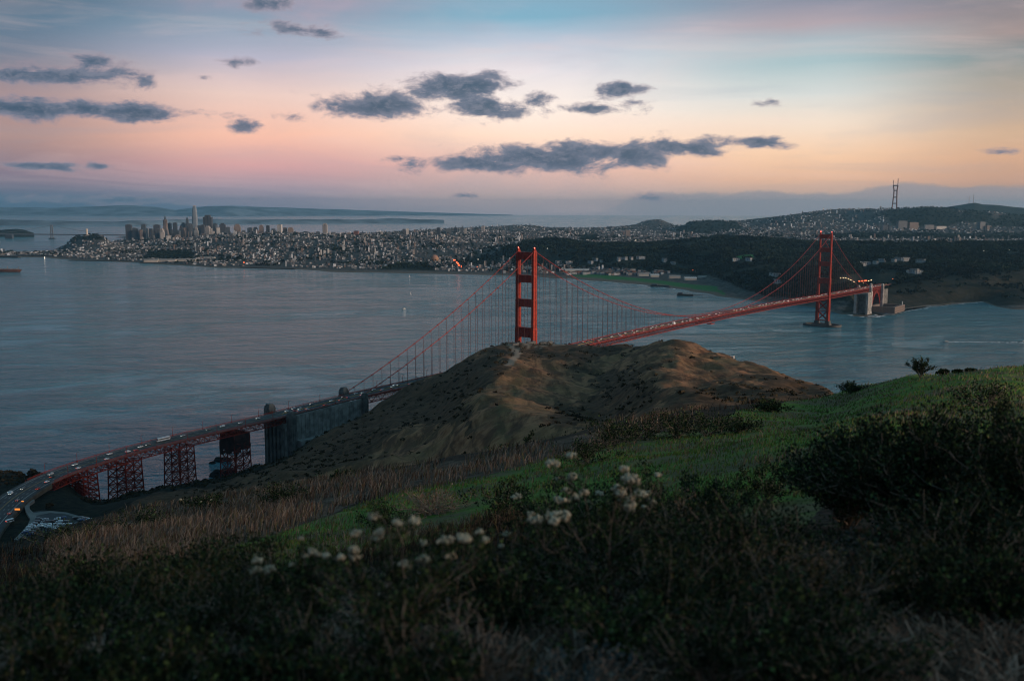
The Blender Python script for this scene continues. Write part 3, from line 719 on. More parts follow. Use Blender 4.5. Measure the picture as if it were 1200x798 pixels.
FOREST = [
    [(596, 300), (612, 284), (640, 279), (700, 286), (760, 284), (850, 274), (900, 278), (960, 282), (1250, 280), (1250, 350), (1050, 345), (985, 350), (900, 346), (865, 334), (830, 322), (760, 318), (700, 312), (640, 311), (600, 312)],
    [(166, 306), (172, 299), (205, 296), (228, 301), (226, 306)], [(445, 317), (460, 311), (500, 310), (510, 318)], [(540, 312), (545, 304), (568, 300), (590, 300), (585, 311)],
    [(575, 300), (590, 290), (625, 286), (640, 300), (620, 305)],
    [(790, 271), (796, 261), (830, 256), (862, 259), (870, 267), (820, 272)], [(960, 277), (970, 271), (1250, 268), (1250, 276)],
    [(1050, 262), (1030, 246), (1060, 240), (1090, 236), (1120, 238), (1125, 256), (1110, 262)], [(1120, 258), (1130, 241), (1150, 240), (1170, 256)],
    [(680, 281), (676, 276), (700, 274), (702, 281)], [(85, 284), (95, 278), (118, 277), (122, 284)], [(1150, 262), (1180, 245), (1250, 243), (1250, 262)],
]
LAWNS = [[(668, 322), (700, 321), (760, 326), (812, 332), (842, 334), (838, 342), (800, 336), (740, 331), (690, 327)], [(815, 345), (828, 336), (846, 339), (850, 345), (838, 348)], [(848, 302), (870, 297), (890, 296), (880, 301)]]
CLIFF = [(985, 366), (1000, 346), (1060, 330), (1120, 320), (1250, 308), (1250, 350), (1100, 358), (1040, 366)]


def reg(px, py, polys, X=None, Y=None, j=6, s=90):
    if X is not None:
        px = px + (fbm(X / s, Y / s, 3, 91) - .5) * j * 2; py = py + (fbm(X / s, Y / s, 3, 92) - .5) * j * .7
    r = np.zeros(np.shape(px), bool)
    for p in polys: r |= inpoly(px, py, p)
    return r


PLAZA = [[(978, 334), (982, 320), (1045, 318), (1050, 326), (1046, 334), (1015, 330)]]


def attrs_S(X, Y, Z):
    px, py = proj(X, Y, Z)
    fo = reg(px, py, FOREST, X, Y, 4); la = reg(px, py, LAWNS) & (Y < 4600); cl = reg(px, py, [CLIFF], X, Y, 3) & (Y < 4200)
    urb = (~fo) & (~la) & (~cl)
    return {'forest': fo.astype(float), 'lawn': la.astype(float), 'cliff': cl.astype(float), 'urban': urb.astype(float)}


def m_south():
    m = bpy.data.materials.new('city_ground'); m.use_nodes = True
    g = NG(m.node_tree); b = m.node_tree.nodes['Principled BSDF']
    b.inputs['Roughness'].default_value = .95; b.inputs['Specular IOR Level'].default_value = .1
    at = lambda k: g.n('ShaderNodeAttribute', attribute_name=k).outputs['Fac']
    tc = g.n('ShaderNodeTexCoord').outputs['Object']
    n1 = g.noise(tc, .012, 5, .6); n2 = g.noise(tc, .06, 5, .65)
    c = g.mix(g.sstep(n1, .35, .65), (.03, .038, .028), (.09, .085, .07))
    c = g.mix(g.math('MULTIPLY', at('urban'), .7), c, g.mix(g.sstep(n2, .4, .6), (.035, .036, .036), (.13, .12, .11)))
    c = g.mix(at('forest'), c, g.mix(g.sstep(n2, .3, .7), (.010, .014, .010), (.028, .032, .02)))
    c = g.mix(at('lawn'), c, g.mix(g.sstep(n2, .3, .7), (.022, .12, .035), (.04, .16, .045)))
    cl = g.mix(g.sstep(n2, .35, .6), (.012, .015, .010), (.042, .036, .025))
    c = g.mix(at('cliff'), c, g.mix(g.sstep(n1, .4, .6, .0, .8), cl, (.02, .022, .014)))
    z = g.n('ShaderNodeSeparateXYZ'); g.t.links.new(tc, z.inputs[0])
    c = g.mix(g.sstep(z.outputs[2], 2.2, 1.2), c, (.12, .105, .085))
    g.t.links.new(c, b.inputs['Base Color'])
    bp = g.n('ShaderNodeBump'); bp.inputs['Strength'].default_value = .7; bp.inputs['Distance'].default_value = 8.
    g.t.links.new(n2, bp.inputs['Height']); g.t.links.new(bp.outputs[0], b.inputs['Normal'])
    return m


M['south'] = m_south()
us = np.linspace(-260, 1600, 640); ys = np.concatenate([np.exp(np.linspace(log(2550), log(5200), 330))[:-1], np.exp(np.linspace(log(5200), log(14500), 220))])
tag(grid_terrain('city_land', hS, us, ys, -8, attrs_S, M['south'], .997), kind='structure')

# far hills and shores
def ridge(name, pts, depth, mt, seed, namp=.1):
    """a rounded ridge: pts (px, py, distance)"""
    xs = []; n = 26; m = 320
    us_ = np.linspace(pts[0][0], pts[-1][0], m)
    pyv = np.interp(us_, [p[0] for p in pts], [p[1] for p in pts]); Yv = np.interp(us_, [p[0] for p in pts], [p[2] for p in pts])
    top = np.array([max(zat(u, y, Y), 2) for u, y, Y in zip(us_, pyv, Yv)])
    top = top * (1 + namp * (fbm(us_ / 22, us_ * 0 + seed, 5, seed) - .5) * 2)
    V = []
    for k in range(n):
        t = k / (n - 1); Y = Yv + (t - .5) * 2 * depth
        prof = sin(pi * t) ** .8
        X = (us_ - 600) / 1158 * Yv * .992 * (1 + (t - .5) * 2 * depth / Yv)
        Z = top * prof * (1 - .25 * abs(t - .5) * 2) * (1 + .25 * (fbm(X / 900, Y / 900, 5, seed + 5) - .5) * (abs(t - .5) * 2)) - 12 * (1 - prof)
        V.append(np.stack([X, Y, Z], 1))
    V = np.concatenate(V); i = np.arange(n * m).reshape(n, m)
    Q = np.stack([i[:-1, :-1], i[:-1, 1:], i[1:, 1:], i[1:, :-1]], -1).reshape(-1, 4)
    return tag(link(name, np_mesh(name, V, Q, mt, smooth=True)), kind='structure')


M['hill_far'] = mat('hazed_far_hill', (.15, .19, .22), .95, var=.5, vscale=.0015, spec=.1)  # pale bluish tone holds part of the distance haze
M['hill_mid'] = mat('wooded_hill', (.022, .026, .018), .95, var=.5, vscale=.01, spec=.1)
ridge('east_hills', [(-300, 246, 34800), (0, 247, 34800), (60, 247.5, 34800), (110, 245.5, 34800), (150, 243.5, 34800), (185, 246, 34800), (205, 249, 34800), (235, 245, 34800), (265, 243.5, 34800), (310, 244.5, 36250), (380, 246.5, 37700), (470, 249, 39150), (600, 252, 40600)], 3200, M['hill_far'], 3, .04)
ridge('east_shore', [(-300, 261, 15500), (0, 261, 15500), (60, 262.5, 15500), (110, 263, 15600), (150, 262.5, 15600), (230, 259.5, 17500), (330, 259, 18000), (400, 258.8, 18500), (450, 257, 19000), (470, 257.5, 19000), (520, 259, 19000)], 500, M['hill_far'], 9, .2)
ridge('south_ridge', [(820, 262, 13500), (900, 252.5, 13500), (960, 246, 13500), (1000, 242.5, 13500), (1040, 242, 13500), (1100, 240, 13500), (1120, 237, 13000), (1134, 234.5, 13000), (1141, 233.5, 13000), (1150, 235.5, 13000), (1165, 236, 13000), (1200, 239.5, 13000), (1300, 243, 13000)], 1300, M['hill_mid'], 14, .01)
ridge('bay_island', [(-60, 273, 9600), (0, 273.5, 9600), (16, 272.5, 9600), (28, 273.5, 9600), (38, 277, 9600)], 260, M['hill_mid'], 22, .15)

# ------------------------------------------------------------------ water
def m_water():
    m = bpy.data.materials.new('bay_water'); m.use_nodes = True
    g = NG(m.node_tree); b = m.node_tree.nodes['Principled BSDF']
    b.inputs['Base Color'].default_value = (.010, .036, .05, 1); b.inputs['IOR'].default_value = 1.33
    tc = g.n('ShaderNodeTexCoord').outputs['Object']
    rot = g.n('ShaderNodeMapping'); g.t.links.new(tc, rot.inputs[0]); rot.inputs['Rotation'].default_value = (0, 0, radians(-16)); r = rot.outputs[0]
    cur = g.noise(g.vec('MULTIPLY', r, (.0014, .0034, 0)), 1., 7, .62, 1.2)       # currents and slicks
    cur2 = g.noise(g.vec('MULTIPLY', r, (.007, .016, 0)), 1., 6, .66, 1.2)
    patch = g.math('ADD', g.math('MULTIPLY', cur, .6), g.math('MULTIPLY', cur2, .4))
    w1 = g.noise(g.vec('MULTIPLY', r, (.05, .085, 0)), 1., 5, .65, .6)
    w2 = g.noise(g.vec('MULTIPLY', r, (.22, .36, 0)), 1., 4, .6, .4)
    w0 = g.noise(g.vec('MULTIPLY', r, (.011, .022, 0)), 1., 5, .6, .9)
    hgt = g.math('ADD', g.math('ADD', g.math('MULTIPLY', w1, 1.9), g.math('MULTIPLY', w2, .42)), g.math('MULTIPLY', w0, 4.5))
    amp = g.sstep(patch, .40, .60, .35, 1.35)
    bp = g.n('ShaderNodeBump'); bp.inputs['Strength'].default_value = 1.; bp.inputs['Distance'].default_value = 3.0
    g.t.links.new(g.math('MULTIPLY', hgt, amp), bp.inputs['Height']); g.t.links.new(bp.outputs[0], b.inputs['Normal'])
    g.t.links.new(g.sstep(patch, .38, .62, .06, .22), b.inputs['Roughness'])
    g.t.links.new(g.mix(g.sstep(patch, .4, .62), (.075, .22, .265), (.035, .14, .185)), b.inputs['Base Color'])
    return m


M['water'] = m_water()
me = np_mesh('bay', [(-40000, -2000, 0), (40000, -2000, 0), (40000, 42000, 0), (-40000, 42000, 0)], np.array([[0, 1, 2, 3]]), M['water'])
tag(link('bay_water', me), kind='structure')

# ------------------------------------------------------------------ evening haze in a closed box
HAZE = 1.9e-5
hz = MB(); hz.box(-43000, 43000, -3000, 43000, -31, 640)
hm = bpy.data.materials.new('evening_haze'); hm.use_nodes = True
for nd in list(hm.node_tree.nodes):
    if nd.type == 'BSDF_PRINCIPLED': hm.node_tree.nodes.remove(nd)
pv = hm.node_tree.nodes.new('ShaderNodeVolumePrincipled'); pv.inputs['Color'].default_value = (.34, .72, 1., 1); pv.inputs['Density'].default_value = HAZE
pv.inputs['Anisotropy'].default_value = .3
hm.node_tree.links.new(pv.outputs[0], [n for n in hm.node_tree.nodes if n.type == 'OUTPUT_MATERIAL'][0].inputs['Volume'])
tag(hz.build('haze', hm), kind='stuff')

# ------------------------------------------------------------------ the suspension bridge (local axes: x along the span, y to the bay side, z up)
BRZ = atan2(DV[1], DV[0])


def Bw(s, e, z=0.): return (NT[0] + DV[0] * s + WV[0] * e, NT[1] + DV[1] * s + WV[1] * e, z)


_sz = [(-700, 61), (-500, 67.5), (-450, 69), (-343, 72), (0, 75)]
def zd(s):
    if s <= 0: return float(np.interp(s, [p[0] for p in _sz], [p[1] for p in _sz]))
    if s <= 1280: return 75 + 6 * (1 - ((s - 640) / 640) ** 2)
    return float(np.interp(s, [1280, 1623, 1738, 1960], [75, 71.5, 70, 69]))


def zc_(s):
    if 0 <= s <= 1280: return 84.5 + (226.5 - 84.5) * ((s - 640) / 640) ** 2
    if s < 0: t = -s / 343; e = 74.5
    else: t = (s - 1280) / 343; e = 74.5
    return 226.5 + (e - 226.5) * t - 4 * 10.5 * t * (1 - t)


br = empty('suspension_bridge', (NT[0], NT[1], 0), BRZ)
tag(br, 'long orange-red suspension bridge with two tall towers crossing the strait', 'bridge')
E0 = 13.7


def strip(mb, e0, e1, dz, s0, s1, step=20., th=.0):
    """a strip of roadway that follows the deck's profile"""
    ss = np.arange(s0, s1, step).tolist() + [s1]
    for a, b in zip(ss[:-1], ss[1:]):
        za, zb = zd(a) + dz, zd(b) + dz
        if th: mb.hexa([(a, e0, za - th), (b, e0, zb - th), (b, e1, zb - th), (a, e1, za - th), (a, e0, za), (b, e0, zb), (b, e1, zb), (a, e1, za)])
        else: mb.add([(a, e0, za), (b, e0, zb), (b, e1, zb), (a, e1, za)], [(0, 1, 2, 3)])


def tower(s0, name_label):
    t = empty('tower', (s0, 0, 0), 0, br); t['label'] = name_label
    st = [(13, 67, 5.6, 11.6), (67, 118, 4.5, 9.9), (118, 158.5, 3.7, 8.5), (158.5, 192.5, 3.3, 7.9), (192.5, 225.5, 3.0, 7.4)]
    for sg in (1, -1):
        mb = MB(); c = sg * E0
        for z0, z1, a, b in st:
            # ribbed shaft: outer pilasters, a recessed middle, ribs on the broad sides
            zz = z1 - 1.6
            mb.box(-b / 2, -b * .17, c - a / 2, c + a / 2, z0, zz)
            mb.box(b * .17, b / 2, c - a / 2, c + a / 2, z0, zz)
            mb.box(-b * .17, b * .17, c - a * .36, c + a * .36, z0, zz)
            for q in (-1, 1):
                mb.box(-b / 2 - .35, -b / 2, c + q * a * .22 - a * .12, c + q * a * .22 + a * .12, z0, zz - 1.2)
                mb.box(b / 2, b / 2 + .35, c + q * a * .22 - a * .12, c + q * a * .22 + a * .12, z0, zz - 1.2)
            mb.hexa([(-b / 2 - .3, c - a / 2 - .2, zz), (b / 2 + .3, c - a / 2 - .2, zz), (b / 2 + .3, c + a / 2 + .2, zz), (-b / 2 - .3, c + a / 2 + .2, zz),
                     (-b / 2 + .4, c - a / 2 + .3, z1), (b / 2 - .4, c - a / 2 + .3, z1), (b / 2 - .4, c + a / 2 - .3, z1), (-b / 2 + .4, c + a / 2 - .3, z1)])
        mb.build('leg', M['steel'], t)
        sd = MB(); sd.box(-3.4, 3.4, c - 1.3, c + 1.3, 225.5, 227.2); sd.box(-1.8, 1.8, c - 1.0, c + 1.0, 227.2, 229.6); sd.build('saddle_housing', M['steel'], t)
        bc = MB(); bc.ball((0, c, 230.6), .75, .75, .85, 8, 6); bc.bar((0, c, 229.5), (0, c, 230.1), .3); o = bc.build('beacon', M['beacon'], t)
        if s0 > 0 and sg > 0: o.data.materials.clear(); bm = MB(); bm.ball((0, c, 231), 1.3, 1.3, 1.4, 8, 6); o.data = bm.mesh('beacon', M['beacon'])
    # portal struts with rounded corners
    for z1, z0, a, b in ((224.5, 214.2, 3.0, 5.0), (192.5, 182.0, 3.3, 5.4), (158.5, 147.6, 3.7, 6.0), (118.3, 104.5, 4.5, 7.0)):
        mb = MB(); w = E0 - a / 2 + .4; k = 3.0; arc = []
        pts = [(-w, z0 - k), (-w, z1 + k * .8)]
        for i in range(5): th = pi / 2 * i / 4; pts.append((-w + k * .8 * (1 - cos(th)) + .01 * i, z1 + k * .8 * (1 - sin(th))))
        for i in range(4, -1, -1): th = pi / 2 * i / 4; pts.append((w - k * .8 * (1 - cos(th)) - .01 * i, z1 + k * .8 * (1 - sin(th))))
        pts.append((w, z0 - k))
        for i in range(5): th = pi / 2 * i / 4; pts.append((w - k * (1 - cos(th)) - .01 * i, z0 - k * (1 - sin(th))))
        for i in range(4, -1, -1): th = pi / 2 * i / 4; pts.append((-w + k * (1 - cos(th)) + .01 * i, z0 - k * (1 - sin(th))))
        mb.prism(pts[1:], -b / 2, b / 2, lambda p, q, h: (h, p, q))
        # vertical flutes of the strut faces
        for i in range(9):
            e = -w + 2 * w * (i + .5) / 9
            for h in (-b / 2 - .16, b / 2 + .16): mb.box(h - .15, h + .15, e - .45, e + .45, z0 + .6, z1 - .6)
        mb.build('strut', M['steel'], t)
    mb = MB()
    for z0, z1 in ((15, 37), (39, 61)):
        for h in (-3.4, 3.4):
            mb.bar((h, -E0 + 2, z0), (h, E0 - 2, z1), 1.5); mb.bar((h, E0 - 2, z0), (h, -E0 + 2, z1), 1.5)
    for z in (14, 38, 62.5): mb.box(-4.2, 4.2, -E0 + 2.5, E0 - 2.5, z - 1.1, z + 1.1)
    mb.build('cross_bracing', M['steel'], t)
    mb = MB()
    for c in (-E0, E0): mb.cbox((0, c, -3), 19, 13, 9, 0, .97); mb.cbox((0, c, 6), 16, 10, 7.2, 0, .93)
    mb.box(-5, 5, -E0, E0, -3, 5)
    mb.build('pier', M['concrete_dark'], t)
    mb = MB(); n = 40; R = []
    for i in range(n):
        a = 2 * pi * i / n
        q = lambda rx, ry: (rx * np.sign(cos(a)) * abs(cos(a)) ** .7, ry * np.sign(sin(a)) * abs(sin(a)) ** .7)
        R.append((q(25, 46), q(20, 40.5)))
    for i in range(n):
        o0, i0 = R[i]; o1, i1 = R[(i + 1) % n]
        mb.hexa([(o0[0], o0[1], -3), (o1[0], o1[1], -3), (i1[0], i1[1], -3), (i0[0], i0[1], -3), (o0[0], o0[1], 4.6), (o1[0], o1[1], 4.6), (i1[0], i1[1], 4.6), (i0[0], i0[1], 4.6)])
    mb.build('fender', M['concrete_dark'], t)
    return t


tower(0, 'near tower, its feet hidden behind the headland')
tower(1280, 'far tower standing in the water on an oval concrete fender')

for e in (E0, -E0):
    mb = MB(); ss = np.concatenate([np.linspace(-343, 0, 24), np.linspace(0, 1280, 90)[1:], np.linspace(1280, 1623, 24)[1:]])
    mb.tube([(s, e, zc_(s)) for s in ss], .44, 8)
    for s in np.arange(-330, 1620, 15.24): mb.bar((s - .35, e, zc_(s - .35)), (s + .35, e, zc_(s + .35)), 1.55)
    mb.build('main_cable', M['cable'], br)
# suspender ropes: the hundred nearest one by one, the others as one
sus = []
for s in np.arange(-343 + 15.24, 1623, 15.24):
    if min(abs(s), abs(s - 1280)) < 6: continue
    z0, z1 = zd(s) + .2, zc_(s)
    if z1 - z0 < 1.5: continue
    for e in (E0, -E0): sus.append((s, e, z0, z1))
ssv = [q for q in sus if -200 > q[0] or q[0] > -1]
sus.sort(key=lambda q: (abs(q[0] + 60) if q[0] < 0 else q[0] * .9) - (q[3] - q[2]) * .5)
rest = MB()
for i, (s, e, z0, z1) in enumerate(sus):
    mb = MB() if i < 100 else rest
    for d in (-.26, .26): mb.bar((s + d, e, z0), (s + d, e, z1), .18, .16)
    if i < 100: mb.build('suspender', M['rope'], br)
tag(rest.build('suspenders', M['rope'], br), kind='stuff')

# deck
mb = MB(); strip(mb, -9.3, 9.3, 0, -450, 1840, 20, .5); mb.build('roadway', M['asphalt'], br)
for q in (1, -1):
    mb = MB(); strip(mb, min(q * 9.3, q * 12.6), max(q * 9.3, q * 12.6), .25, -450, 1840, 20, .6); mb.build('sidewalk', M['walk'], br)
mb = MB()
for e in (-6.2, -3.1, 3.1, 6.2):
    for s in np.arange(-448, 1830, 12.): mb.add([(s, e - .09, zd(s) + .006), (s + 3.6, e - .09, zd(s + 3.6) + .006), (s + 3.6, e + .09, zd(s + 3.6) + .006), (s, e + .09, zd(s) + .006)], [(0, 1, 2, 3)])
mb.build('lane_marking', M['line_w'], br)
mb = MB(); strip(mb, -.16, .16, .55, -450, 1840, 20, .5); mb.build('median_barrier', M['line_y'], br)
for q in (1, -1):
    mb = MB(); e = q * 12.8
    for s in np.arange(-450, 1840, 3.8):
        if min(abs(s), abs(s - 1280)) < 8: continue
        mb.bar((s, e, zd(s)), (s, e, zd(s) + 1.5), .18)
    for dz in (.5, .95, 1.5):
        ss = np.arange(-450, 1841, 30.)
        for a, b in zip(ss[:-1], ss[1:]): mb.bar((a, e, zd(a) + dz), (b, e, zd(b) + dz), .16 if dz < 1.4 else .3)
    mb.build('railing', M['steel'], br)
    # stiffening truss
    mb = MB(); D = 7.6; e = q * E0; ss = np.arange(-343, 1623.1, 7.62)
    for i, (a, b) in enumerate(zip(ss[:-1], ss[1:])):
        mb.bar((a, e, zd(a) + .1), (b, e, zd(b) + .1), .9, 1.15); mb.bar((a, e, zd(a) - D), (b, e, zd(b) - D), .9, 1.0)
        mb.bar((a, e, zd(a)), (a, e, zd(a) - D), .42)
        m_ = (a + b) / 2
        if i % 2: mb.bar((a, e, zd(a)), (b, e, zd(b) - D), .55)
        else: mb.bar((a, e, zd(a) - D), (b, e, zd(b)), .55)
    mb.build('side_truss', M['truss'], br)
mb = MB()
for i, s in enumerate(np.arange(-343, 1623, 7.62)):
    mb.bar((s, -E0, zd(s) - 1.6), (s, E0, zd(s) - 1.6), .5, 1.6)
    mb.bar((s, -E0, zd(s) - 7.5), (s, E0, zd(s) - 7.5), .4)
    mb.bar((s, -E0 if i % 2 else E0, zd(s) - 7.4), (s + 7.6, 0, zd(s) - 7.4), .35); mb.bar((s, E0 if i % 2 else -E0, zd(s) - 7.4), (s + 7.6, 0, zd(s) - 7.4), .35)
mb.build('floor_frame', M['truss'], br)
mb = MB(); strip(mb, -2.2, 2.2, -7.8, 560, 640, 20, 1.2); mb.box(596, 612, -13, -4, zd(600) - 13.2, zd(600) - 12); 
for e in (-12.5, -4.5):
    for s in (597, 611): mb.bar((s, e, zd(s) - 13), (s, e, zd(s) - 7.6), .4)
mb.build('maintenance_traveller', M['steel'], br)

# fluted concrete pylons, anchorage housing and the steel arch
def pylon(s, e, zb, zt, ls=7.5, le=5.5, lab=None):
    mb = MB()
    mb.cbox((s, e, zb), ls + 2.4, le + 2.0, 5, 0, .97)
    mb.cbox((s, e, zb + 5), ls, le, zt - zb - 9.5, 0, .97)
    for k in (-.34, 0, .34):
        mb.cbox((s + k * ls, e - le / 2, zb + 6), ls * .16, .8, zt - zb - 12); mb.cbox((s + k * ls, e + le / 2, zb + 6), ls * .16, .8, zt - zb - 12)
        mb.cbox((s - ls / 2, e + k * le, zb + 6), .8, le * .16, zt - zb - 12); mb.cbox((s + ls / 2, e + k * le, zb + 6), .8, le * .16, zt - zb - 12)
    mb.cbox((s, e, zt - 4.5), ls * .9, le * .9, 2.6, 0, .93); mb.cbox((s, e, zt - 1.9), ls * .7, le * .7, 1.9, 0, .8)
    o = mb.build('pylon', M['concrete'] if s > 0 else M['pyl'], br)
    if lab: o['label'] = lab


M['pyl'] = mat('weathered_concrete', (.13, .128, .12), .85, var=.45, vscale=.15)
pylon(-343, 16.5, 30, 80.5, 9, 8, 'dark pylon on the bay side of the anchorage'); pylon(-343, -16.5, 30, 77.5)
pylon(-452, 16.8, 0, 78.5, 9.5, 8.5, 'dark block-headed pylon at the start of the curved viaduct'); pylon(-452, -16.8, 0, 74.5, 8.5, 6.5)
mb = MB()   # anchorage housing: solid walls under the roadway between the pylons
for q in (-1, 1):
    for a, b in zip(np.arange(-449, -346, 6.), np.arange(-449, -346, 6.) + 6.):
        mb.hexa([(a, q * 14.6 - .8, 22), (b, q * 14.6 - .8, 22), (b, q * 14.6 + .8, 22), (a, q * 14.6 + .8, 22), (a, q * 14.6 - .8, zd(a) - .6), (b, q * 14.6 - .8, zd(b) - .6), (b, q * 14.6 + .8, zd(b) - .6), (a, q * 14.6 + .8, zd(a) - .6)])
        mb.cbox((a, q * 15.5, 22), 1.1, .7, zd(a) - 24.5)
    for a in np.arange(-444, -395, 8.): mb.cbox((a + 3, q * 19.5, 20), 7.4, 8, 22)
mb.cbox((-456, 0, 0), 6, 30, 62); mb.build('anchorage_housing', mat('housing_concrete', (.24, .235, .22), .85, var=.4, vscale=.12), br)
mb = MB()
for i in range(5): mb.cbox((-460, -12 + i * 6, 2), 2.6, 2.6, 56)
mb.box(-461.5, -457, -15, 15, 57, 62); mb.build('pier_bent', M['pyl'], br)

for s, zb in ((1623, 2), (1738, 8)):
    for e in (-16.2, 16.2): pylon(s, e, zb, zd(s) + 7.5, 8, 6.4)
mb = MB(); mb.box(1627, 1650, -14.5, 14.5, 2, 62); mb.box(1594, 1619, -19, -13, 2, 61); mb.box(1594, 1619, 13, 19, 2, 61)
for i in range(5): mb.cbox((1598 + i * 4.4, -19.3, 3), 2.2, .8, 56)
mb.box(1596, 1617, -12.9, 12.9, 55, 61)
mb.build('south_anchorage_wall', M['concrete'], br)
mb = MB(); mb.box(1742, 1800, -15, 15, 8, 60); mb.build('south_abutment', M['pyl'], br)
mb = MB()
for e in (-12.5, 12.5):
    pa = []; pb = []
    for i in range(17):
        t = i / 16; s = 1651 + t * 83; z = 16 + 40 * (1 - (2 * t - 1) ** 2); pa.append((s, e, z)); pb.append((s, e, z + 5.5 - 1.5 * (1 - (2 * t - 1) ** 2)))
    for L in (pa, pb):
        for a, b in zip(L[:-1], L[1:]): mb.bar(a, b, 1.3)
    for i, (a, b) in enumerate(zip(pa, pb)):
        mb.bar(a, b, .6); mb.bar(b, (b[0], e, zd(b[0]) - 1), .8)
        if i < 16: mb.bar(a, pb[i + 1], .5)
        if i % 2 and i < 15: mb.bar(b, (pb[i + 1][0], e, zd(b[0]) - 1), .45)
for i in range(17):
    t = i / 16; s = 1651 + t * 83; z = 16 + 40 * (1 - (2 * t - 1) ** 2); mb.bar((s, -12.5, z), (s, 12.5, z), .8)
mb.build('steel_arch', M['steel'], br)
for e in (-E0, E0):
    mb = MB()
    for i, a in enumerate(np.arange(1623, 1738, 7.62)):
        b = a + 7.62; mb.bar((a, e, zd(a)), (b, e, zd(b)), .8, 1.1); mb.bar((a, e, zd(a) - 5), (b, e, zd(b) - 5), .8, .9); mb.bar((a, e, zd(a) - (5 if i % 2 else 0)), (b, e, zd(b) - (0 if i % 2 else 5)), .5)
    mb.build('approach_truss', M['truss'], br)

# brick fort under the arch
ft = empty('old_fort', Bw(1700, -40, 4), BRZ); tag(ft, 'low pale brick fort beside the arch at the foot of the far tower shore', 'fort')
mb = MB(); w = 36; l = 52
mb.box(-l, l, -w, -w + 9, 0, 17); mb.box(-l, l, w - 9, w, 0, 17); mb.box(-l, -l + 9, -w + 9, w - 9, 0, 17); mb.box(l - 9, l, -w + 9, w - 9, 0, 17); mb.build('wall', mat('fort_brick', (.17, .13, .11), .9, var=.2, vscale=.2), ft)
for i in range(14):
    for z in (4, 10.5):
        mb = MB(); mb.box(-l + 5 + i * 7.2, -l + 7.2 + i * 7.2, -w - .2, -w + .1, z, z + 2.4); mb.build('gun_port', M['rubber'], ft)
mb = MB(); mb.tube([(l - 10, -w + 5, 17), (l - 10, -w + 5, 24)], [1.6, 1.1], 8); mb.tube([(l - 10, -w + 5, 24), (l - 10, -w + 5, 27)], [1.7, .2], 8); mb.build('lighthouse', M['line_w'], ft)

# ------------------------------------------------------------------ curved approach viaduct
CP = [(-450, None), (-475, None), (-312, 935, 66.3), (-345, 887, 65), (-369, 842, 63.6), (-384, 800, 62.4), (-388, 757, 61.2), (-383, 715, 60.2), (-371, 665, 59.4), (-352, 610, 58.9), (-325, 540, 58.7), (-292, 460, 58.5)]
cp = []
for q in CP: cp.append(np.array(Bw(q[0], 0, zd(q[0]))) if q[1] is None else np.array(q, float))


def catmull(pts, step=3.):
    out = []
    P_ = [2 * pts[0] - pts[1]] + list(pts) + [2 * pts[-1] - pts[-2]]
    for i in range(1, len(P_) - 2):
        n = max(2, int(np.linalg.norm(P_[i + 1] - P_[i]) / step))
        for k in range(n):
            t = k / n; a, b, c, d = P_[i - 1:i + 3]
            out.append(.5 * ((2 * b) + (-a + c) * t + (2 * a - 5 * b + 4 * c - d) * t * t + (-a + 3 * b - 3 * c + d) * t ** 3))
    out.append(pts[-1]); return np.array(out)


CL_ = catmull(cp); _d = np.gradient(CL_, axis=0); _d[:, 2] = 0; _d /= np.linalg.norm(_d, axis=1)[:, None]
NR = np.stack([_d[:, 1], -_d[:, 0], np.zeros(len(_d))], 1) * 1.    # towards the bay? fixed below
if NR[0] @ np.array([WV[0], WV[1], 0]) < 0: NR = -NR                # + = bay side
AR = np.concatenate([[0], np.cumsum(np.linalg.norm(np.diff(CL_, axis=0), axis=1))])
hwv = lambda k: 11.6 + max(0, (AR[k] - 330) / 60) * 3.


def vp(d, e, dz=0.):
    x = [np.interp(d, AR, CL_[:, i]) for i in range(3)]; n = [np.interp(d, AR, NR[:, i]) for i in range(2)]
    return (x[0] + n[0] * e, x[1] + n[1] * e, x[2] + dz)


VL = 285.     # length carried on steel; beyond it the road lies on the ground
va = empty('approach_viaduct', vp(0, 0, 0)[:2] + (0,)); tag(va, 'curved red steel viaduct carrying the road from the near anchorage to the shore', 'viaduct')
VO = np.array(va.location)


def vbuild(mb, name, m, parent=va):
    mb.v = [tuple(np.array(v) - VO) for v in mb.v]; return mb.build(name, m, parent)


def vstrip(mb, e0, e1, dz, d0, d1, step=5., th=0.):
    ds = np.arange(d0, d1, step).tolist() + [d1]
    f = lambda v, d: v(d) if callable(v) else v
    for a, b in zip(ds[:-1], ds[1:]):
        A0, B0, B1, A1 = vp(a, f(e0, a), dz), vp(b, f(e0, b), dz), vp(b, f(e1, b), dz), vp(a, f(e1, a), dz)
        if th:
            lo = [(p[0], p[1], p[2] - th) for p in (A0, B0, B1, A1)]; mb.hexa(lo + [A0, B0, B1, A1])
        else: mb.add([A0, B0, B1, A1], [(0, 1, 2, 3)])


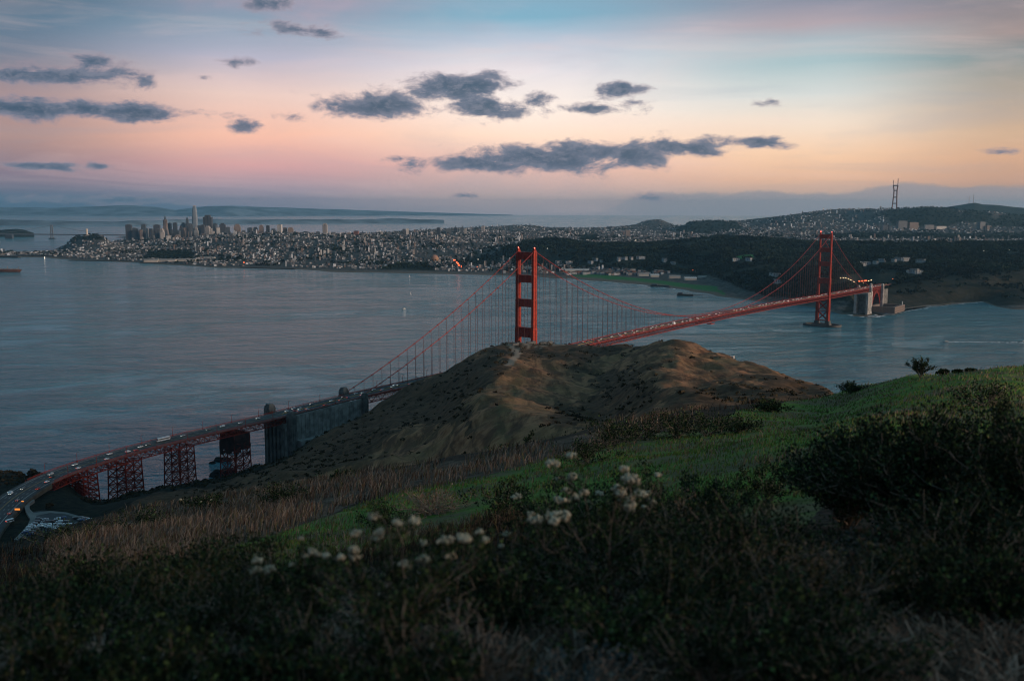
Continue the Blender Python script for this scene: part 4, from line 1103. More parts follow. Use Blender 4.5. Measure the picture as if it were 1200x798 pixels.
mb = MB(); vstrip(mb, -9.3, 9.3, 0, 0, VL, 5, .6); vbuild(mb, 'roadway', M['asphalt'])
for q in (1, -1):
    mb = MB(); vstrip(mb, min(9.3 * q, 11.9 * q), max(9.3 * q, 11.9 * q), .25, 0, VL, 5, .7); vbuild(mb, 'sidewalk', M['walk'])
    mb = MB(); e = q * 12.0
    for d in np.arange(0, VL, 3.): mb.bar(vp(d, e, 0), vp(d, e, 1.5), .16)
    for dz in (.5, 1., 1.5):
        for d in np.arange(0, VL - 5, 5.): mb.bar(vp(d, e, dz), vp(d + 5, e, dz), .16 if dz < 1.4 else .28)
    vbuild(mb, 'railing', M['steel'])
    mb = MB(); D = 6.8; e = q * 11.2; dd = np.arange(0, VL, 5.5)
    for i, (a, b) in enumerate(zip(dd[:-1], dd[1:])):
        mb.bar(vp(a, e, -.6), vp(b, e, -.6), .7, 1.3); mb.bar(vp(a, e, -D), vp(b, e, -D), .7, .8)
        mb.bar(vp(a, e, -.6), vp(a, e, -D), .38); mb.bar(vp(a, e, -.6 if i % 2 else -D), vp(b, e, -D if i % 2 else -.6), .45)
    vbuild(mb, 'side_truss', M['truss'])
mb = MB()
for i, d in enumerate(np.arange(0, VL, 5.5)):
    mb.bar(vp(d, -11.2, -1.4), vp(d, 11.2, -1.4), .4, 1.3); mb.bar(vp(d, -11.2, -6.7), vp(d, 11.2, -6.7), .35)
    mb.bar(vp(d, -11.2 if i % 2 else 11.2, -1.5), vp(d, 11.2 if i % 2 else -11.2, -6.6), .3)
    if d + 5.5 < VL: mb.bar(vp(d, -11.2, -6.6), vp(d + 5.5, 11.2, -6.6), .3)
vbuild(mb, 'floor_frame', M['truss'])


def bent(d0, d1, lab, net=False):
    t = empty('steel_tower', tuple(np.array(vp((d0 + d1) / 2, 0)[:2] + (0,)) - VO), 0, va)
    OO = VO + np.array(t.location); mb = MB()
    legs = {}
    for i, d in enumerate((d0, d1)):
        for j, e in enumerate((-11.2, 0, 11.2)):
            p = vp(d, e, -6.8); q = vp(d + (-1 if i == 0 else 1) * .6, e * 1.12, 0); g_ = min(float(hA(q[0], q[1])), p[2] - 8)
            g_ = max(g_, -2); legs[i, j] = (np.array(p), np.array((q[0], q[1], g_)))
    zt = legs[0, 0][0][2]; n = 5
    for k, (p, q) in legs.items(): mb.bar(p, q, .95)
    at = lambda k, f: tuple(legs[k][0] * (1 - f) + legs[k][1] * f)
    for i in range(n):
        f0, f1 = i / n, (i + 1) / n
        for a, b in (((0, 0), (1, 0)), ((0, 1), (1, 1)), ((0, 2), (1, 2)), ((0, 0), (0, 1)), ((0, 1), (0, 2)), ((1, 0), (1, 1)), ((1, 1), (1, 2))):
            mb.bar(at(a, f0), at(b, f1), .55); mb.bar(at(b, f0), at(a, f1), .55); mb.bar(at(a, f1), at(b, f1), .65)
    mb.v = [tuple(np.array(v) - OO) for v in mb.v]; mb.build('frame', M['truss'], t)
    for k, (p, q) in legs.items():
        mb = MB(); mb.cbox((q[0] - OO[0], q[1] - OO[1], q[2] - 4), 3.2, 3.2, 5.2, 0, .9); mb.build('footing', M['concrete_dark'], t)
    if net:
        mb = MB(); c = [vp(d0 - 1, -12, -7.2), vp(d1 + 1, -12, -7.2), vp(d1 + 1, 11.8, -7.2), vp(d0 - 1, 11.8, -7.2)]; nn = 12
        ring = []
        for a, b in zip(c, c[1:] + c[:1]):
            for k in range(nn): ring.append(np.array(a) * (1 - k / nn) + np.array(b) * k / nn)
        m_ = len(ring); rows = 7
        for r in range(rows + 1):
            for k, p in enumerate(ring):
                w_ = 1 + (vnoise(np.array(k * .5), np.array(r * .7), 4) - .5) * .10; ctr = np.mean(ring, axis=0)
                v = ctr + (p - ctr) * w_; mb.v.append((v[0] - OO[0], v[1] - OO[1], p[2] - r * 3.1 * (1 + .06 * vnoise(np.array(k * .9), np.array(3.), 8))))
        for r in range(rows):
            for k in range(m_):
                if r > 4 and vnoise(np.array(k * .4), np.array(r * 1.), 12) > .55: continue
                mb.f.append([r * m_ + k, r * m_ + (k + 1) % m_, (r + 1) * m_ + (k + 1) % m_, (r + 1) * m_ + k]); mb.m.append(0)
        mb.build('netting', M['netting'], t, smooth=True)
    t['label'] = lab


bent(52, 70, 'steel tower wrapped in dark red netting, next to the concrete pier', True)
bent(117, 134, 'tall lattice tower standing against the water')
bent(176, 194, 'middle lattice tower of the viaduct')
bent(226, 242, 'short lattice tower near the shore end')

# road on the ground beyond the viaduct
hw = lambda d: 12 + max(0., d - 285) * .012
mb = MB(); vstrip(mb, lambda d: -hw(d) - 1, lambda d: hw(d) + 1, -.25, VL, 560, 6, 3.5); o = link('verge', mb.mesh('verge', mat('gravel_verge', (.07, .062, .05), .95, var=.3, vscale=.2))); tag(o, kind='structure')
mb = MB(); vstrip(mb, lambda d: -hw(d), lambda d: hw(d), .004, VL, 560, 6, 0); o = link('highway', mb.mesh('highway', M['asphalt'])); tag(o, kind='structure')
mb = MB()
for e in (-9.1, 9.1): vstrip(mb, e - .12, e + .12, .012, 0, 560, 5)
for e in (-6.2, -3.1, 3.1, 6.2):
    for d in np.arange(0, 555, 10.): vstrip(mb, e - .1, e + .1, .012, d, d + 3.2, 3.2)
mb.mi = 1
vstrip(mb, -.3, -.12, .012, 0, 560, 5); vstrip(mb, .12, .3, .012, 0, 560, 5)
mb.mi = 0
o = link('road_markings', mb.mesh('road_markings', [M['line_w'], M['line_y']])); tag(o, kind='structure')
# parking loop beside the road
def flat_poly(name, pts_px, z, m, kind='structure', dz=0.):
    vs = [P(x, y, z) + (z + dz,) for x, y in pts_px]; n = len(vs)
    c = tuple(np.mean(vs, axis=0)); b = MB(); b.add(vs + [(v[0], v[1], v[2] - 3) for v in vs], [tuple(range(n))[::-1]] + [(i, (i + 1) % n, n + (i + 1) % n, n + i) for i in range(n)])
    # orient upwards
    me = b.mesh(name, m); me.validate()
    o = link(name, me); tag(o, kind=kind); return o


ZP = 58.6
flat_poly('parking_lot', [(20, 634), (33, 622), (40, 614), (38, 604), (50, 602), (78, 603.5), (100, 609), (110, 616), (106, 622), (70, 627), (45, 629), (32, 636)], ZP, M['asphalt'])
M['pale_road'] = mat('worn_pale_paving', (.17, .165, .155), .85, var=.2, vscale=.1)
flat_poly('access_path', [(18, 636), (27, 627), (34, 619), (37, 612), (32, 604), (29.5, 596), (32, 590), (38, 587), (42, 590), (36, 594), (36, 600), (41, 605), (60, 602.2), (80, 604), (98, 609.5), (97, 611.5), (78, 606), (60, 604.6), (44, 608), (44, 614), (38, 621), (30, 630), (22, 637)], ZP, M['pale_road'], dz=.10)
flat_poly('ramp', [(-30, 640), (-30, 622), (0, 603), (14, 594), (17, 597), (3, 610), (-18, 634)], ZP, M['asphalt'], dz=.05)
mb = MB()
for pts in ([(-5, 613), (6, 604), (16, 596.5)], [(-3, 617), (8, 607), (17, 598.5)], [(1, 622), (10, 613), (15, 607)]):
    q = [P(x, y, ZP) + (ZP + .2,) for x, y in pts]
    for a, b in zip(q[:-1], q[1:]): mb.bar(a, b, .35, .9)
o = link('guard_rail', mb.mesh('guard_rail', mat('galvanised_rail', (.45, .46, .47), .5))); tag(o, 'pale parallel guard rails between the ramp lanes left of the car park', 'guard rail')

# ------------------------------------------------------------------ street lamps on the bridge
mb = MB(); mb.cbox((0, 0, 0), .7, .7, 1.2, 0, .8); mb.tube([(0, 0, 1.1), (0, 0, 7.6), (.15, 0, 8.5), (.7, 0, 9.0), (1.5, 0, 9.1)], [.22, .17, .15, .13, .12], 6); lp_me = mb.mesh('post', M['steel'])
mb = MB(); mb.box(1.1, 2.3, -.25, .25, 8.85, 9.2); lh_me = mb.mesh('lantern', M['walk'])


def lamp(loc, rz, label, group):
    r = empty('street_lamp', loc, rz); tag(r, label, 'street lamp', group)
    link('post', lp_me, r); link('lantern', lh_me, r)


n = 0
for side in (1, -1):
    nm = 'bay side' if side > 0 else 'ocean side'
    for i, s in enumerate(np.arange(-430, 1600, 45.72)):
        if min(abs(s), abs(s - 1280)) < 12: continue
        lamp(Bw(s, side * 12.2, zd(s) + .2), BRZ - side * pi / 2, '%s lamp post from the near anchorage, %s rail of the bridge' % (ordn(i + 1), nm), 'lamp posts on the suspension bridge')
    for i, d in enumerate(np.arange(22, 290, 34)):
        q = vp(d, side * 11.5, .2); a = np.array(vp(d, 0)) - np.array(vp(d, side * 5)); 
        lamp(q, atan2(a[1], a[0]), '%s dark lamp post from the concrete pier, %s rail of the curved viaduct' % (ordn(i + 1), nm), 'lamp posts on the curved viaduct')

# ------------------------------------------------------------------ vehicles
def body_mesh(L, W, h, kind):
    """side profile swept across with rounded shoulders"""
    if kind == 'car': pr = [(-.5, .32), (-.5, .60), (-.46, .72), (-.30, .76), (-.17, .98), (.14, 1.), (.27, .74), (.44, .66), (.5, .52), (.5, .30)]
    elif kind == 'suv': pr = [(-.5, .28), (-.5, .62), (-.485, .95), (-.44, 1.), (.12, 1.), (.24, .70), (.45, .62), (.5, .5), (.5, .27)]
    else: pr = [(-.5, .18), (-.5, .95), (-.48, 1.), (.47, 1.), (.49, .9), (.5, .5), (.5, .16)]
    b = MB(); n = len(pr); rows = []
    for t in (-1, -.86, .86, 1):
        k = .96 if abs(t) == 1 else 1.
        for x, z in pr:
            inset = (1 - (.16 if (z > .72 and kind != 'bus') else 0)) if abs(t) == 1 else (1 - (.12 if (z > .72 and kind != 'bus') else 0))
            b.v.append((x * L * (.985 if abs(t) == 1 else 1), t * W / 2 * inset, z * h * k + (.02 if abs(t) == 1 else 0)))
    for r in range(3):
        for i in range(n): b.f.append([r * n + i, r * n + (i + 1) % n, (r + 1) * n + (i + 1) % n, (r + 1) * n + i]); b.m.append(0)
    b.f.append(list(range(n))[::-1]); b.m.append(0); b.f.append([3 * n + i for i in range(n)]); b.m.append(0)
    return b


def veh_parts(L, W, h, kind):
    w = MB(); y = W / 2 * (1.0 if kind == 'bus' else .9)
    if kind == 'bus':
        w.box(-.46 * L, .47 * L, -W / 2 - .02, W / 2 + .02, .52 * h, .80 * h); w.box(.49 * L, .503 * L, -W * .44, W * .44, .45 * h, .85 * h)
    else:
        x0 = -.28 if kind == 'car' else -.46
        w.hexa([(x0 * L, -y, .74 * h), (.25 * L, -y, .74 * h), (.25 * L, y, .74 * h), (x0 * L, y, .74 * h), ((x0 + .10) * L, -y * .97, .95 * h), (.135 * L, -y * .97, .95 * h), (.135 * L, y * .97, .95 * h), ((x0 + .10) * L, y * .97, .95 * h)])
        w.hexa([(.16 * L, -y * .84, .955 * h), (.278 * L, -y * .9, .745 * h), (.278 * L, y * .9, .745 * h), (.16 * L, y * .84, .955 * h), (.15 * L, -y * .84, .985 * h), (.268 * L, -y * .9, .765 * h), (.268 * L, y * .9, .765 * h), (.15 * L, y * .84, .985 * h)])
    wh = MB(); r = .34 if kind != 'bus' else .5
    for x in (-.31 * L, .32 * L):
        for s in (-1, 1): wh.tube([(x, s * W * .5, r), (x, s * (W * .5 - .24), r)], r, 10)
    hd = MB(); tl = MB()
    for s in (-1, 1):
        hd.ball((.497 * L, s * W * .36, .46 * h if kind != 'bus' else .22 * h), .08, .19, .11, 6, 4)
        tl.box(-.507 * L, -.49 * L, s * W * .36 - .2, s * W * .36 + .2, .50 * h, .64 * h)
    return w, wh, hd, tl


VK = {'car': (4.6, 1.85, 1.45), 'suv': (4.9, 1.95, 1.8), 'bus': (13.5, 2.6, 3.4), 'van': (5.6, 2.05, 2.4)}
VM = {}
for k, (L, W, h) in VK.items():
    kk = {'van': 'bus'}.get(k, k)
    w, wh, hd, tl = veh_parts(L, W, h, kk); VM[k] = (w.mesh('window', M['glass']), wh.mesh('wheel', M['rubber']), hd.mesh('headlight', M['head']), tl.mesh('tail_light', M['tail']))
    for c in CARC:
        VM[k, c] = body_mesh(L, W, h, kk).mesh('body', M['car_' + c])
M['head_off'] = mat('unlit_lamp', (.5, .5, .5), .3); M['tail_off'] = mat('unlit_tail', (.2, .01, .01), .4)


def vehicle(kind, color, loc, rz, label, group, lit=True, pitch=0., detail=True):
    nm = {'car': 'car', 'suv': 'car', 'bus': 'coach', 'van': 'van'}[kind]
    r = empty(nm, loc, rz); r.rotation_euler = (0, -pitch, rz)
    tag(r, label, nm, group)
    w, wh, hd, tl = VM[kind]
    link('body', VM[kind, color], r); link('window', w, r)
    if detail: link('wheel', wh, r)
    if lit: link('headlight', hd, r); link('tail_light', tl, r)


cols_ = ['white', 'silver', 'white', 'black', 'grey', 'silver', 'white', 'red', 'blue', 'grey', 'white']
rr = random.Random(5)
lanes = [(-7.7, -1), (-4.6, -1), (-1.6, -1), (1.6, 1), (4.6, 1), (7.7, 1)]
veh_n = 0
# bay-side lanes run towards the camera's shore (headlights seen), ocean-side lanes away from it (tail lights seen)
for e, dirn in lanes:
    s = -440 + rr.uniform(0, 30); i = 0
    while s < 1760:
        dense = 40 if s > 800 else (48 if s > 150 else 44)
        if -230 < s < 150: s += 60; continue
        c = rr.choice(cols_); k = rr.choice(['car', 'car', 'suv', 'car', 'suv'])
        toward = dirn > 0
        i += 1
        zone = 'near side span' if s < 0 else ('main span' if s < 1280 else 'far side span')
        vehicle(k, c, Bw(s, e, zd(s) + .01), BRZ + (pi if toward else 0), '%s car, %s from the near anchorage in the %s lane of the long bridge' % (c, ordn(i), {-7.7: 'ocean edge', -4.6: 'second', -1.6: 'third', 1.6: 'fourth', 4.6: 'fifth', 7.7: 'bay edge'}[e]), 'cars on the bridge deck', True, detail=s < 300)
        veh_n += 1
        s += dense * rr.uniform(.55, 1.9)
# viaduct
for vi, (d, e, k, c) in enumerate([(28, 5, 'car', 'white'), (52, 2, 'car', 'silver'), (72, 4.5, 'suv', 'white'), (88, 5.2, 'car', 'grey'), (118, 4, 'car', 'silver'), (157, 3, 'car', 'grey'), (166, 1.8, 'car', 'white'), (176, -5, 'car', 'red'), (196, 6.0, 'car', 'white'),
                      (183, -2.5, 'suv', 'white'), (209, -5.5, 'car', 'white'), (233, 6.5, 'car', 'white'), (240, -4.8, 'car', 'white'), (262, 4, 'suv', 'silver'), (268, -2, 'car', 'black'), (281, -6.2, 'car', 'white'), (300, 3.2, 'car', 'grey'), (309, 9, 'car', 'white'), (313, 6.2, 'suv', 'white'), (300, -9, 'car', 'red'), (335, 6, 'car', 'black'), (352, 10, 'car', 'white'), (358, 6.8, 'suv', 'white'), (330, -6, 'car', 'grey'), (380, -5, 'car', 'black'), (372, 9, 'car', 'silver'), (362, -10, 'car', 'grey'), (395, -8, 'car', 'blue'), (405, -3, 'car', 'grey')], 1):
    a = np.array(vp(d + 2, e)) - np.array(vp(d - 2, e)); toward = e > 0
    p_ = vp(d, e, .02)
    vehicle(k, c, p_, atan2(a[1], a[0]) + (0 if toward else pi), '%s car on the curved approach, %s vehicle past the concrete pier, %s lanes' % (c, ordn(vi), 'bay-side' if toward else 'land-side'), 'cars on the curved approach', True)
a = np.array(vp(140, 3)) - np.array(vp(136, 3))
vehicle('bus', 'white', vp(139, 4.6, .02), atan2(a[1], a[0]), 'long white coach on the curved viaduct, the largest vehicle there', None)
tk = empty('box_truck', Bw(452, -6.6, zd(452) + .02), BRZ); tag(tk, 'white box truck on the main span, the tallest vehicle there', 'truck')
mb = MB(); mb.box(-5, 2.2, -1.3, 1.3, 1., 4.3); mb.build('cargo_box', M['car_white'], tk)
mb = MB(); mb.hexa([(2.4, -1.2, .6), (4.6, -1.2, .6), (4.6, 1.2, .6), (2.4, 1.2, .6), (2.4, -1.15, 3.1), (3.8, -1.1, 3.1), (3.8, 1.1, 3.1), (2.4, 1.15, 3.1)]); mb.build('cab', M['car_white'], tk)
mb = MB(); 
for x in (-3.2, 3.4):
    for q in (-1, 1): mb.tube([(x, q * 1.25, .5), (x, q * .95, .5)], .5, 10)
mb.box(-5, 4, -.5, .5, .6, .98); mb.build('wheel', M['rubber'], tk)

# parked cars of the lot
spots = []
for (x0, y0, x1, y1, n) in [(31, 629, 47, 613, 7), (37, 631, 53, 616, 6), (62, 616, 68, 622, 3), (69, 613, 75, 622, 4), (75, 612, 84, 622, 4), (90, 611, 98, 614, 4), (97, 614, 106, 615, 4), (98, 611.5, 106, 613, 3), (84, 619, 98, 620, 4), (55, 621, 64, 624, 4), (55, 613, 58, 619, 3)]:
    for i in range(n):
        t = i / max(1, n - 1); spots.append((x0 + (x1 - x0) * t + rr.uniform(-.3, .3), y0 + (y1 - y0) * t + rr.uniform(-.2, .2), len(spots)))
for x, y, i in spots:
    q = P(x, y, ZP); c = rr.choice(['white', 'silver', 'white', 'grey', 'black', 'silver', 'blue', 'white', 'grey'])
    vehicle(rr.choice(['car', 'suv']), c, q + (ZP + .13,), radians(rr.choice([18, 22, 15]) + (180 if rr.random() < .4 else 0)), '%s car parked in the lot below the hill, %s from its entrance' % (c, ordn(i + 1)), 'cars parked in the lot', lit=False)
q = P(54, 619, ZP); vehicle('car', 'silver', q + (ZP + .13,), radians(-80), 'silver car with lit headlights driving through the parking lot', None)
q = P(50.5, 600.5, 59); vehicle('van', 'white', P(13, 616, ZP) + (ZP + .1,), radians(60), 'white van on the narrow ramp beside the guard rails', None)
# amber construction lights and sign beside the ramp
for i, (x, y, w_, mm, lab) in enumerate([(22, 605, 2.4, 'lamp_red', 'lit orange message board on a trailer beside the ramp'), (28, 595, 1.2, 'lamp_on', 'small amber warning lamp above the guard rails')]):
    X_, Y_ = P(x, y, ZP); r = empty('warning_light', (X_, Y_, ZP)); tag(r, lab, 'warning light')
    mb = MB(); mb.box(-w_ * .8, w_ * .8, -.4, .4, 0, .6); mb.bar((0, 0, .6), (0, 0, 2.2), .2); mb.build('stand', M['rubber'], r)
    mb = MB(); mb.box(-w_ * .8, w_ * .8, -.12, .12, 2.2, 2.2 + w_ * .55); o = mb.build('lamp_panel', mat('amber_panel', (.8, .3, .05), .4, emit=(1., .30, .05), estr=.9), r)

# ------------------------------------------------------------------ the city: houses
rs = random.Random(11); R2 = np.random.default_rng(11)
HC = [(.34, .37, .39), (.17, .185, .20), (.44, .44, .43), (.13, .145, .16), (.06, .07, .08), (.28, .25, .23), (.19, .14, .12), (.60, .63, .66)]
M['h'] = []
for i, c in enumerate(HC):
    M['h'].append(mat('house_wall_%d' % i, c, .85, var=.12, vscale=.05))
M['roof'] = mat('house_roof', (.10, .095, .09), .9, var=.35, vscale=.03)
M['roof_red'] = mat('tile_roof', (.22, .085, .05), .9, var=.25, vscale=.03)
M['win'] = mat('dark_window', (.03, .035, .045), .25, spec=.6)


def house_mesh(k):
    w = rs.uniform(8, 15); d = rs.uniform(12, 22); h = rs.uniform(6, 11)
    b = MB(); b.box(-w / 2, w / 2, -d / 2, d / 2, -6, h)
    b.mi = 1
    if k % 3: b.add([(-w / 2 - .4, -d / 2 - .4, h), (w / 2 + .4, -d / 2 - .4, h), (w / 2 + .4, d / 2 + .4, h), (-w / 2 - .4, d / 2 + .4, h), (0, -d / 2 - .4, h + w * .3), (0, d / 2 + .4, h + w * .3)], [(0, 3, 2, 1), (0, 1, 4), (2, 3, 5), (1, 2, 5, 4), (3, 0, 4, 5)])
    else: b.box(-w / 2 - .3, w / 2 + .3, -d / 2 - .3, d / 2 + .3, h, h + .7)
    b.mi = 2
    for f in range(int(h // 3)):
        z = 1.2 + f * 3
        for i in range(3):
            x = -w / 2 + w * (i + .5) / 3; b.box(x - w * .09, x + w * .09, -d / 2 - .08, -d / 2 + .02, z, z + 1.5)
            y = -d / 2 + d * (i + .5) / 3; b.box(-w / 2 - .08, -w / 2 + .02, y - 1, y + 1, z, z + 1.5); b.box(w / 2 - .02, w / 2 + .08, y - 1, y + 1, z, z + 1.5)
    return b


URB_X = []


def cand(n, x0, x1, y0, y1, seed):
    r = np.random.default_rng(seed)
    px = r.uniform(x0, x1, n); Y = np.exp(r.uniform(log(y0), log(y1), n)); X = (px - 600) / 1158 * Y * .997
    Z = hS(X, Y); qx, qy = proj(X, Y, Z)
    ok = (Z > 2.5) & ~reg(qx, qy, FOREST, X, Y, 4) & ~reg(qx, qy, LAWNS) & ~((reg(qx, qy, [CLIFF])) & (Y < 4200))
    # streets: leave gaps on a turned grid
    a = radians(9); gx = X * cos(a) + Y * sin(a); gy = -X * sin(a) + Y * cos(a)
    ok &= (np.mod(gx, 125) > 18) & (np.mod(gy, 85) > 18)
    ok &= fbm(X / 130, Y / 130, 3, 15) > .37
    return X[ok], Y[ok], Z[ok], qx[ok], qy[ok]


# the presidio settlements and the airfield rows
SET = [(870, 304, 12), (1018, 308, 9), (1022, 307, 8), (1040, 305, 8), (1052, 303, 6), (1062, 303, 5), (1078, 304, 6), (650, 309, 6), (665, 309, 6), (690, 308, 6), (700, 306, 5), (725, 305, 5), (735, 304, 5), (750, 303, 5), (775, 305, 5), (905, 322, 6), (912, 330, 5), (1068, 318, 5), (1075, 317, 5), (790, 308, 5)]
X, Y, Z, qx, qy = cand(120000, -120, 1330, 4200, 12000, 21)
# thin with the density one sees in the picture: urban core full, the rest sparse
keep = R2.random(len(X)) < np.interp(Y, [4300, 6000, 9000, 12000], [1., .80, .55, .35])
X, Y, Z, qx, qy = X[keep], Y[keep], Z[keep], qx[keep], qy[keep]
onscr = (qx > 0) & (qx < 1200)
order = np.argsort(Y + np.where(onscr, 0, 1e5))
near_i = order[:255]
protos = [house_mesh(k).mesh('house', [M['h'][k % len(M['h'])], M['roof_red'] if k % 5 == 1 else M['roof'], M['win']]) for k in range(16)]
near_sorted = sorted(near_i, key=lambda i: X[i] / Y[i])
for n, i in enumerate(near_sorted):
    k = rs.randrange(16)
    o = link('house', protos[k], None, (X[i], Y[i], Z[i]), radians(9) + rs.choice([0, pi / 2]))
    tag(o, '%s house in the row along the far waterfront, %s counted from the left' % (['pale grey', 'light', 'cream', 'grey', 'dark grey', 'tan', 'brown', 'white'][k % 8], ordn(n + 1)), 'house', 'houses along the far waterfront')
# everything else of the city as one mass of houses
idx = np.array([i for i in order[255:]])
if len(idx) > 30000: idx = idx[np.sort(R2.permutation(len(idx))[:30000])]
nH = len(idx); xx, yy, zz = X[idx], Y[idx], Z[idx]
w = R2.uniform(4.5, 8.5, nH) * np.interp(yy, [4500, 9000], [1, 1.35]); d = R2.uniform(6, 12, nH); h = R2.uniform(4, 8.5, nH) + np.where(R2.random(nH) < .07, R2.uniform(6, 26, nH), 0) * (fbm(xx / 700, yy / 700, 3, 77) > .48)
ang = radians(9) + (R2.random(nH) < .5) * pi / 2
ca, sa = np.cos(ang), np.sin(ang)


def boxes(xx, yy, zz, w, d, h, ca, sa, gable):
    V = []
    for (a, b) in ((-1, -1), (1, -1), (1, 1), (-1, 1)): V.append((a * w / 2, b * d / 2, -8 + 0 * h))
    for (a, b) in ((-1, -1), (1, -1), (1, 1), (-1, 1)): V.append((a * w / 2, b * d / 2, h))
    V.append((0 * w, -d / 2, h + gable)); V.append((0 * w, d / 2, h + gable))
    out = np.stack([np.stack([xx + x * ca - y * sa, yy + x * sa + y * ca, zz + z], -1) for x, y, z in V], 1)
    return out     # n,10,3


gab = np.where(R2.random(nH) < .5, w * .28, .05)
Vh = boxes(xx, yy, zz, w, d, h, ca, sa, gab)
b = (np.arange(nH) * 10)[:, None]
q4 = np.array([[0, 1, 5, 4], [1, 2, 6, 5], [2, 3, 7, 6], [3, 0, 4, 7], [5, 6, 9, 8], [7, 4, 8, 9]]); t3 = np.array([[4, 5, 8], [6, 7, 9]])
Q = (b[:, :, None] + q4[None]).reshape(-1, 4); T = (b[:, :, None] + t3[None]).reshape(-1, 3)
wi = R2.integers(0, 8, nH); wi = np.where(R2.random(nH) < .35, 4, wi)
mq = np.stack([wi, wi, wi, wi, np.full(nH, 8), np.full(nH, 8)], 1).ravel(); mt_ = np.stack([wi, wi], 1).ravel()
pale = np.repeat(R2.random(nH) < .35, 6).reshape(-1, 6)
mq = mq.reshape(-1, 6); mq[:, 4:] = np.where(pale[:, 4:], np.stack([wi, wi], 1), 8); mq = mq.ravel()
me = np_mesh('far_houses', Vh.reshape(-1, 3), [Q, T], M['h'] + [M['roof']], np.concatenate([mq, mt_]))
tag(link('far_houses', me), kind='stuff')

# settlements in the woods: small groups of pale houses, each house its own
n = 0
for (x, y, r) in SET:
    for k in range(2):
        X_, Y_ = None, None
        # walk along the sight line until it meets the ground
        ys_ = np.linspace(3000, 6500, 500); dx, dy, dz = ray(x + rs.uniform(-r, r), y + rs.uniform(-1, 1))
        t_ = ys_ / dy; hit = np.where(H + dz * t_ < hS(dx * t_, ys_))[0]
        if not len(hit): continue
        t0 = t_[hit[0]]; X_, Y_ = dx * t0, dy * t0; n += 1
        o = link('barracks', protos[[0, 2, 7, 15][k % 4]], None, (X_, Y_, float(hS(X_, Y_)) + 3), radians(rs.choice([10, 100, 30])), (1.1, 1.7, .9))
        tag(o, '%s pale long house among the dark woods of the far shore, counted from the left' % ordn(n), 'house', 'pale houses among the woods')

# ------------------------------------------------------------------ towers of the city
TC = {'dark': (.045, .05, .06), 'slate': (.07, .085, .10), 'grey': (.15, .16, .17), 'tan': (.24, .185, .155), 'light': (.42, .40, .38), 'white': (.62, .60, .56), 'red': (.25, .10, .07), 'glass': (.20, .25, .30)}


def facade(name, c, rough=.6):
    m = bpy.data.materials.new('facade_' + name); m.use_nodes = True; g = NG(m.node_tree); b = m.node_tree.nodes['Principled BSDF']
    tc = g.n('ShaderNodeTexCoord').outputs['Object']; s = g.n('ShaderNodeSeparateXYZ'); g.t.links.new(tc, s.inputs[0])
    fl = g.math('FRACT', g.math('MULTIPLY', s.outputs[2], 1 / 7.5)); hx = g.math('FRACT', g.math('MULTIPLY', g.math('ADD', s.outputs[0], s.outputs[1]), 1 / 9.))
    wmask = g.math('MULTIPLY', g.math('GREATER_THAN', fl, .45), g.math('GREATER_THAN', hx, .35))
    col = g.mix(g.math('MULTIPLY', wmask, .75), c, (.04, .05, .06)); g.t.links.new(col, b.inputs['Base Color']); b.inputs['Roughness'].default_value = rough
    return m


for k, c in TC.items(): M['t_' + k] = facade(k, c)
M['t_glass'].node_tree.nodes['Principled BSDF'].inputs['Roughness'].default_value = .35


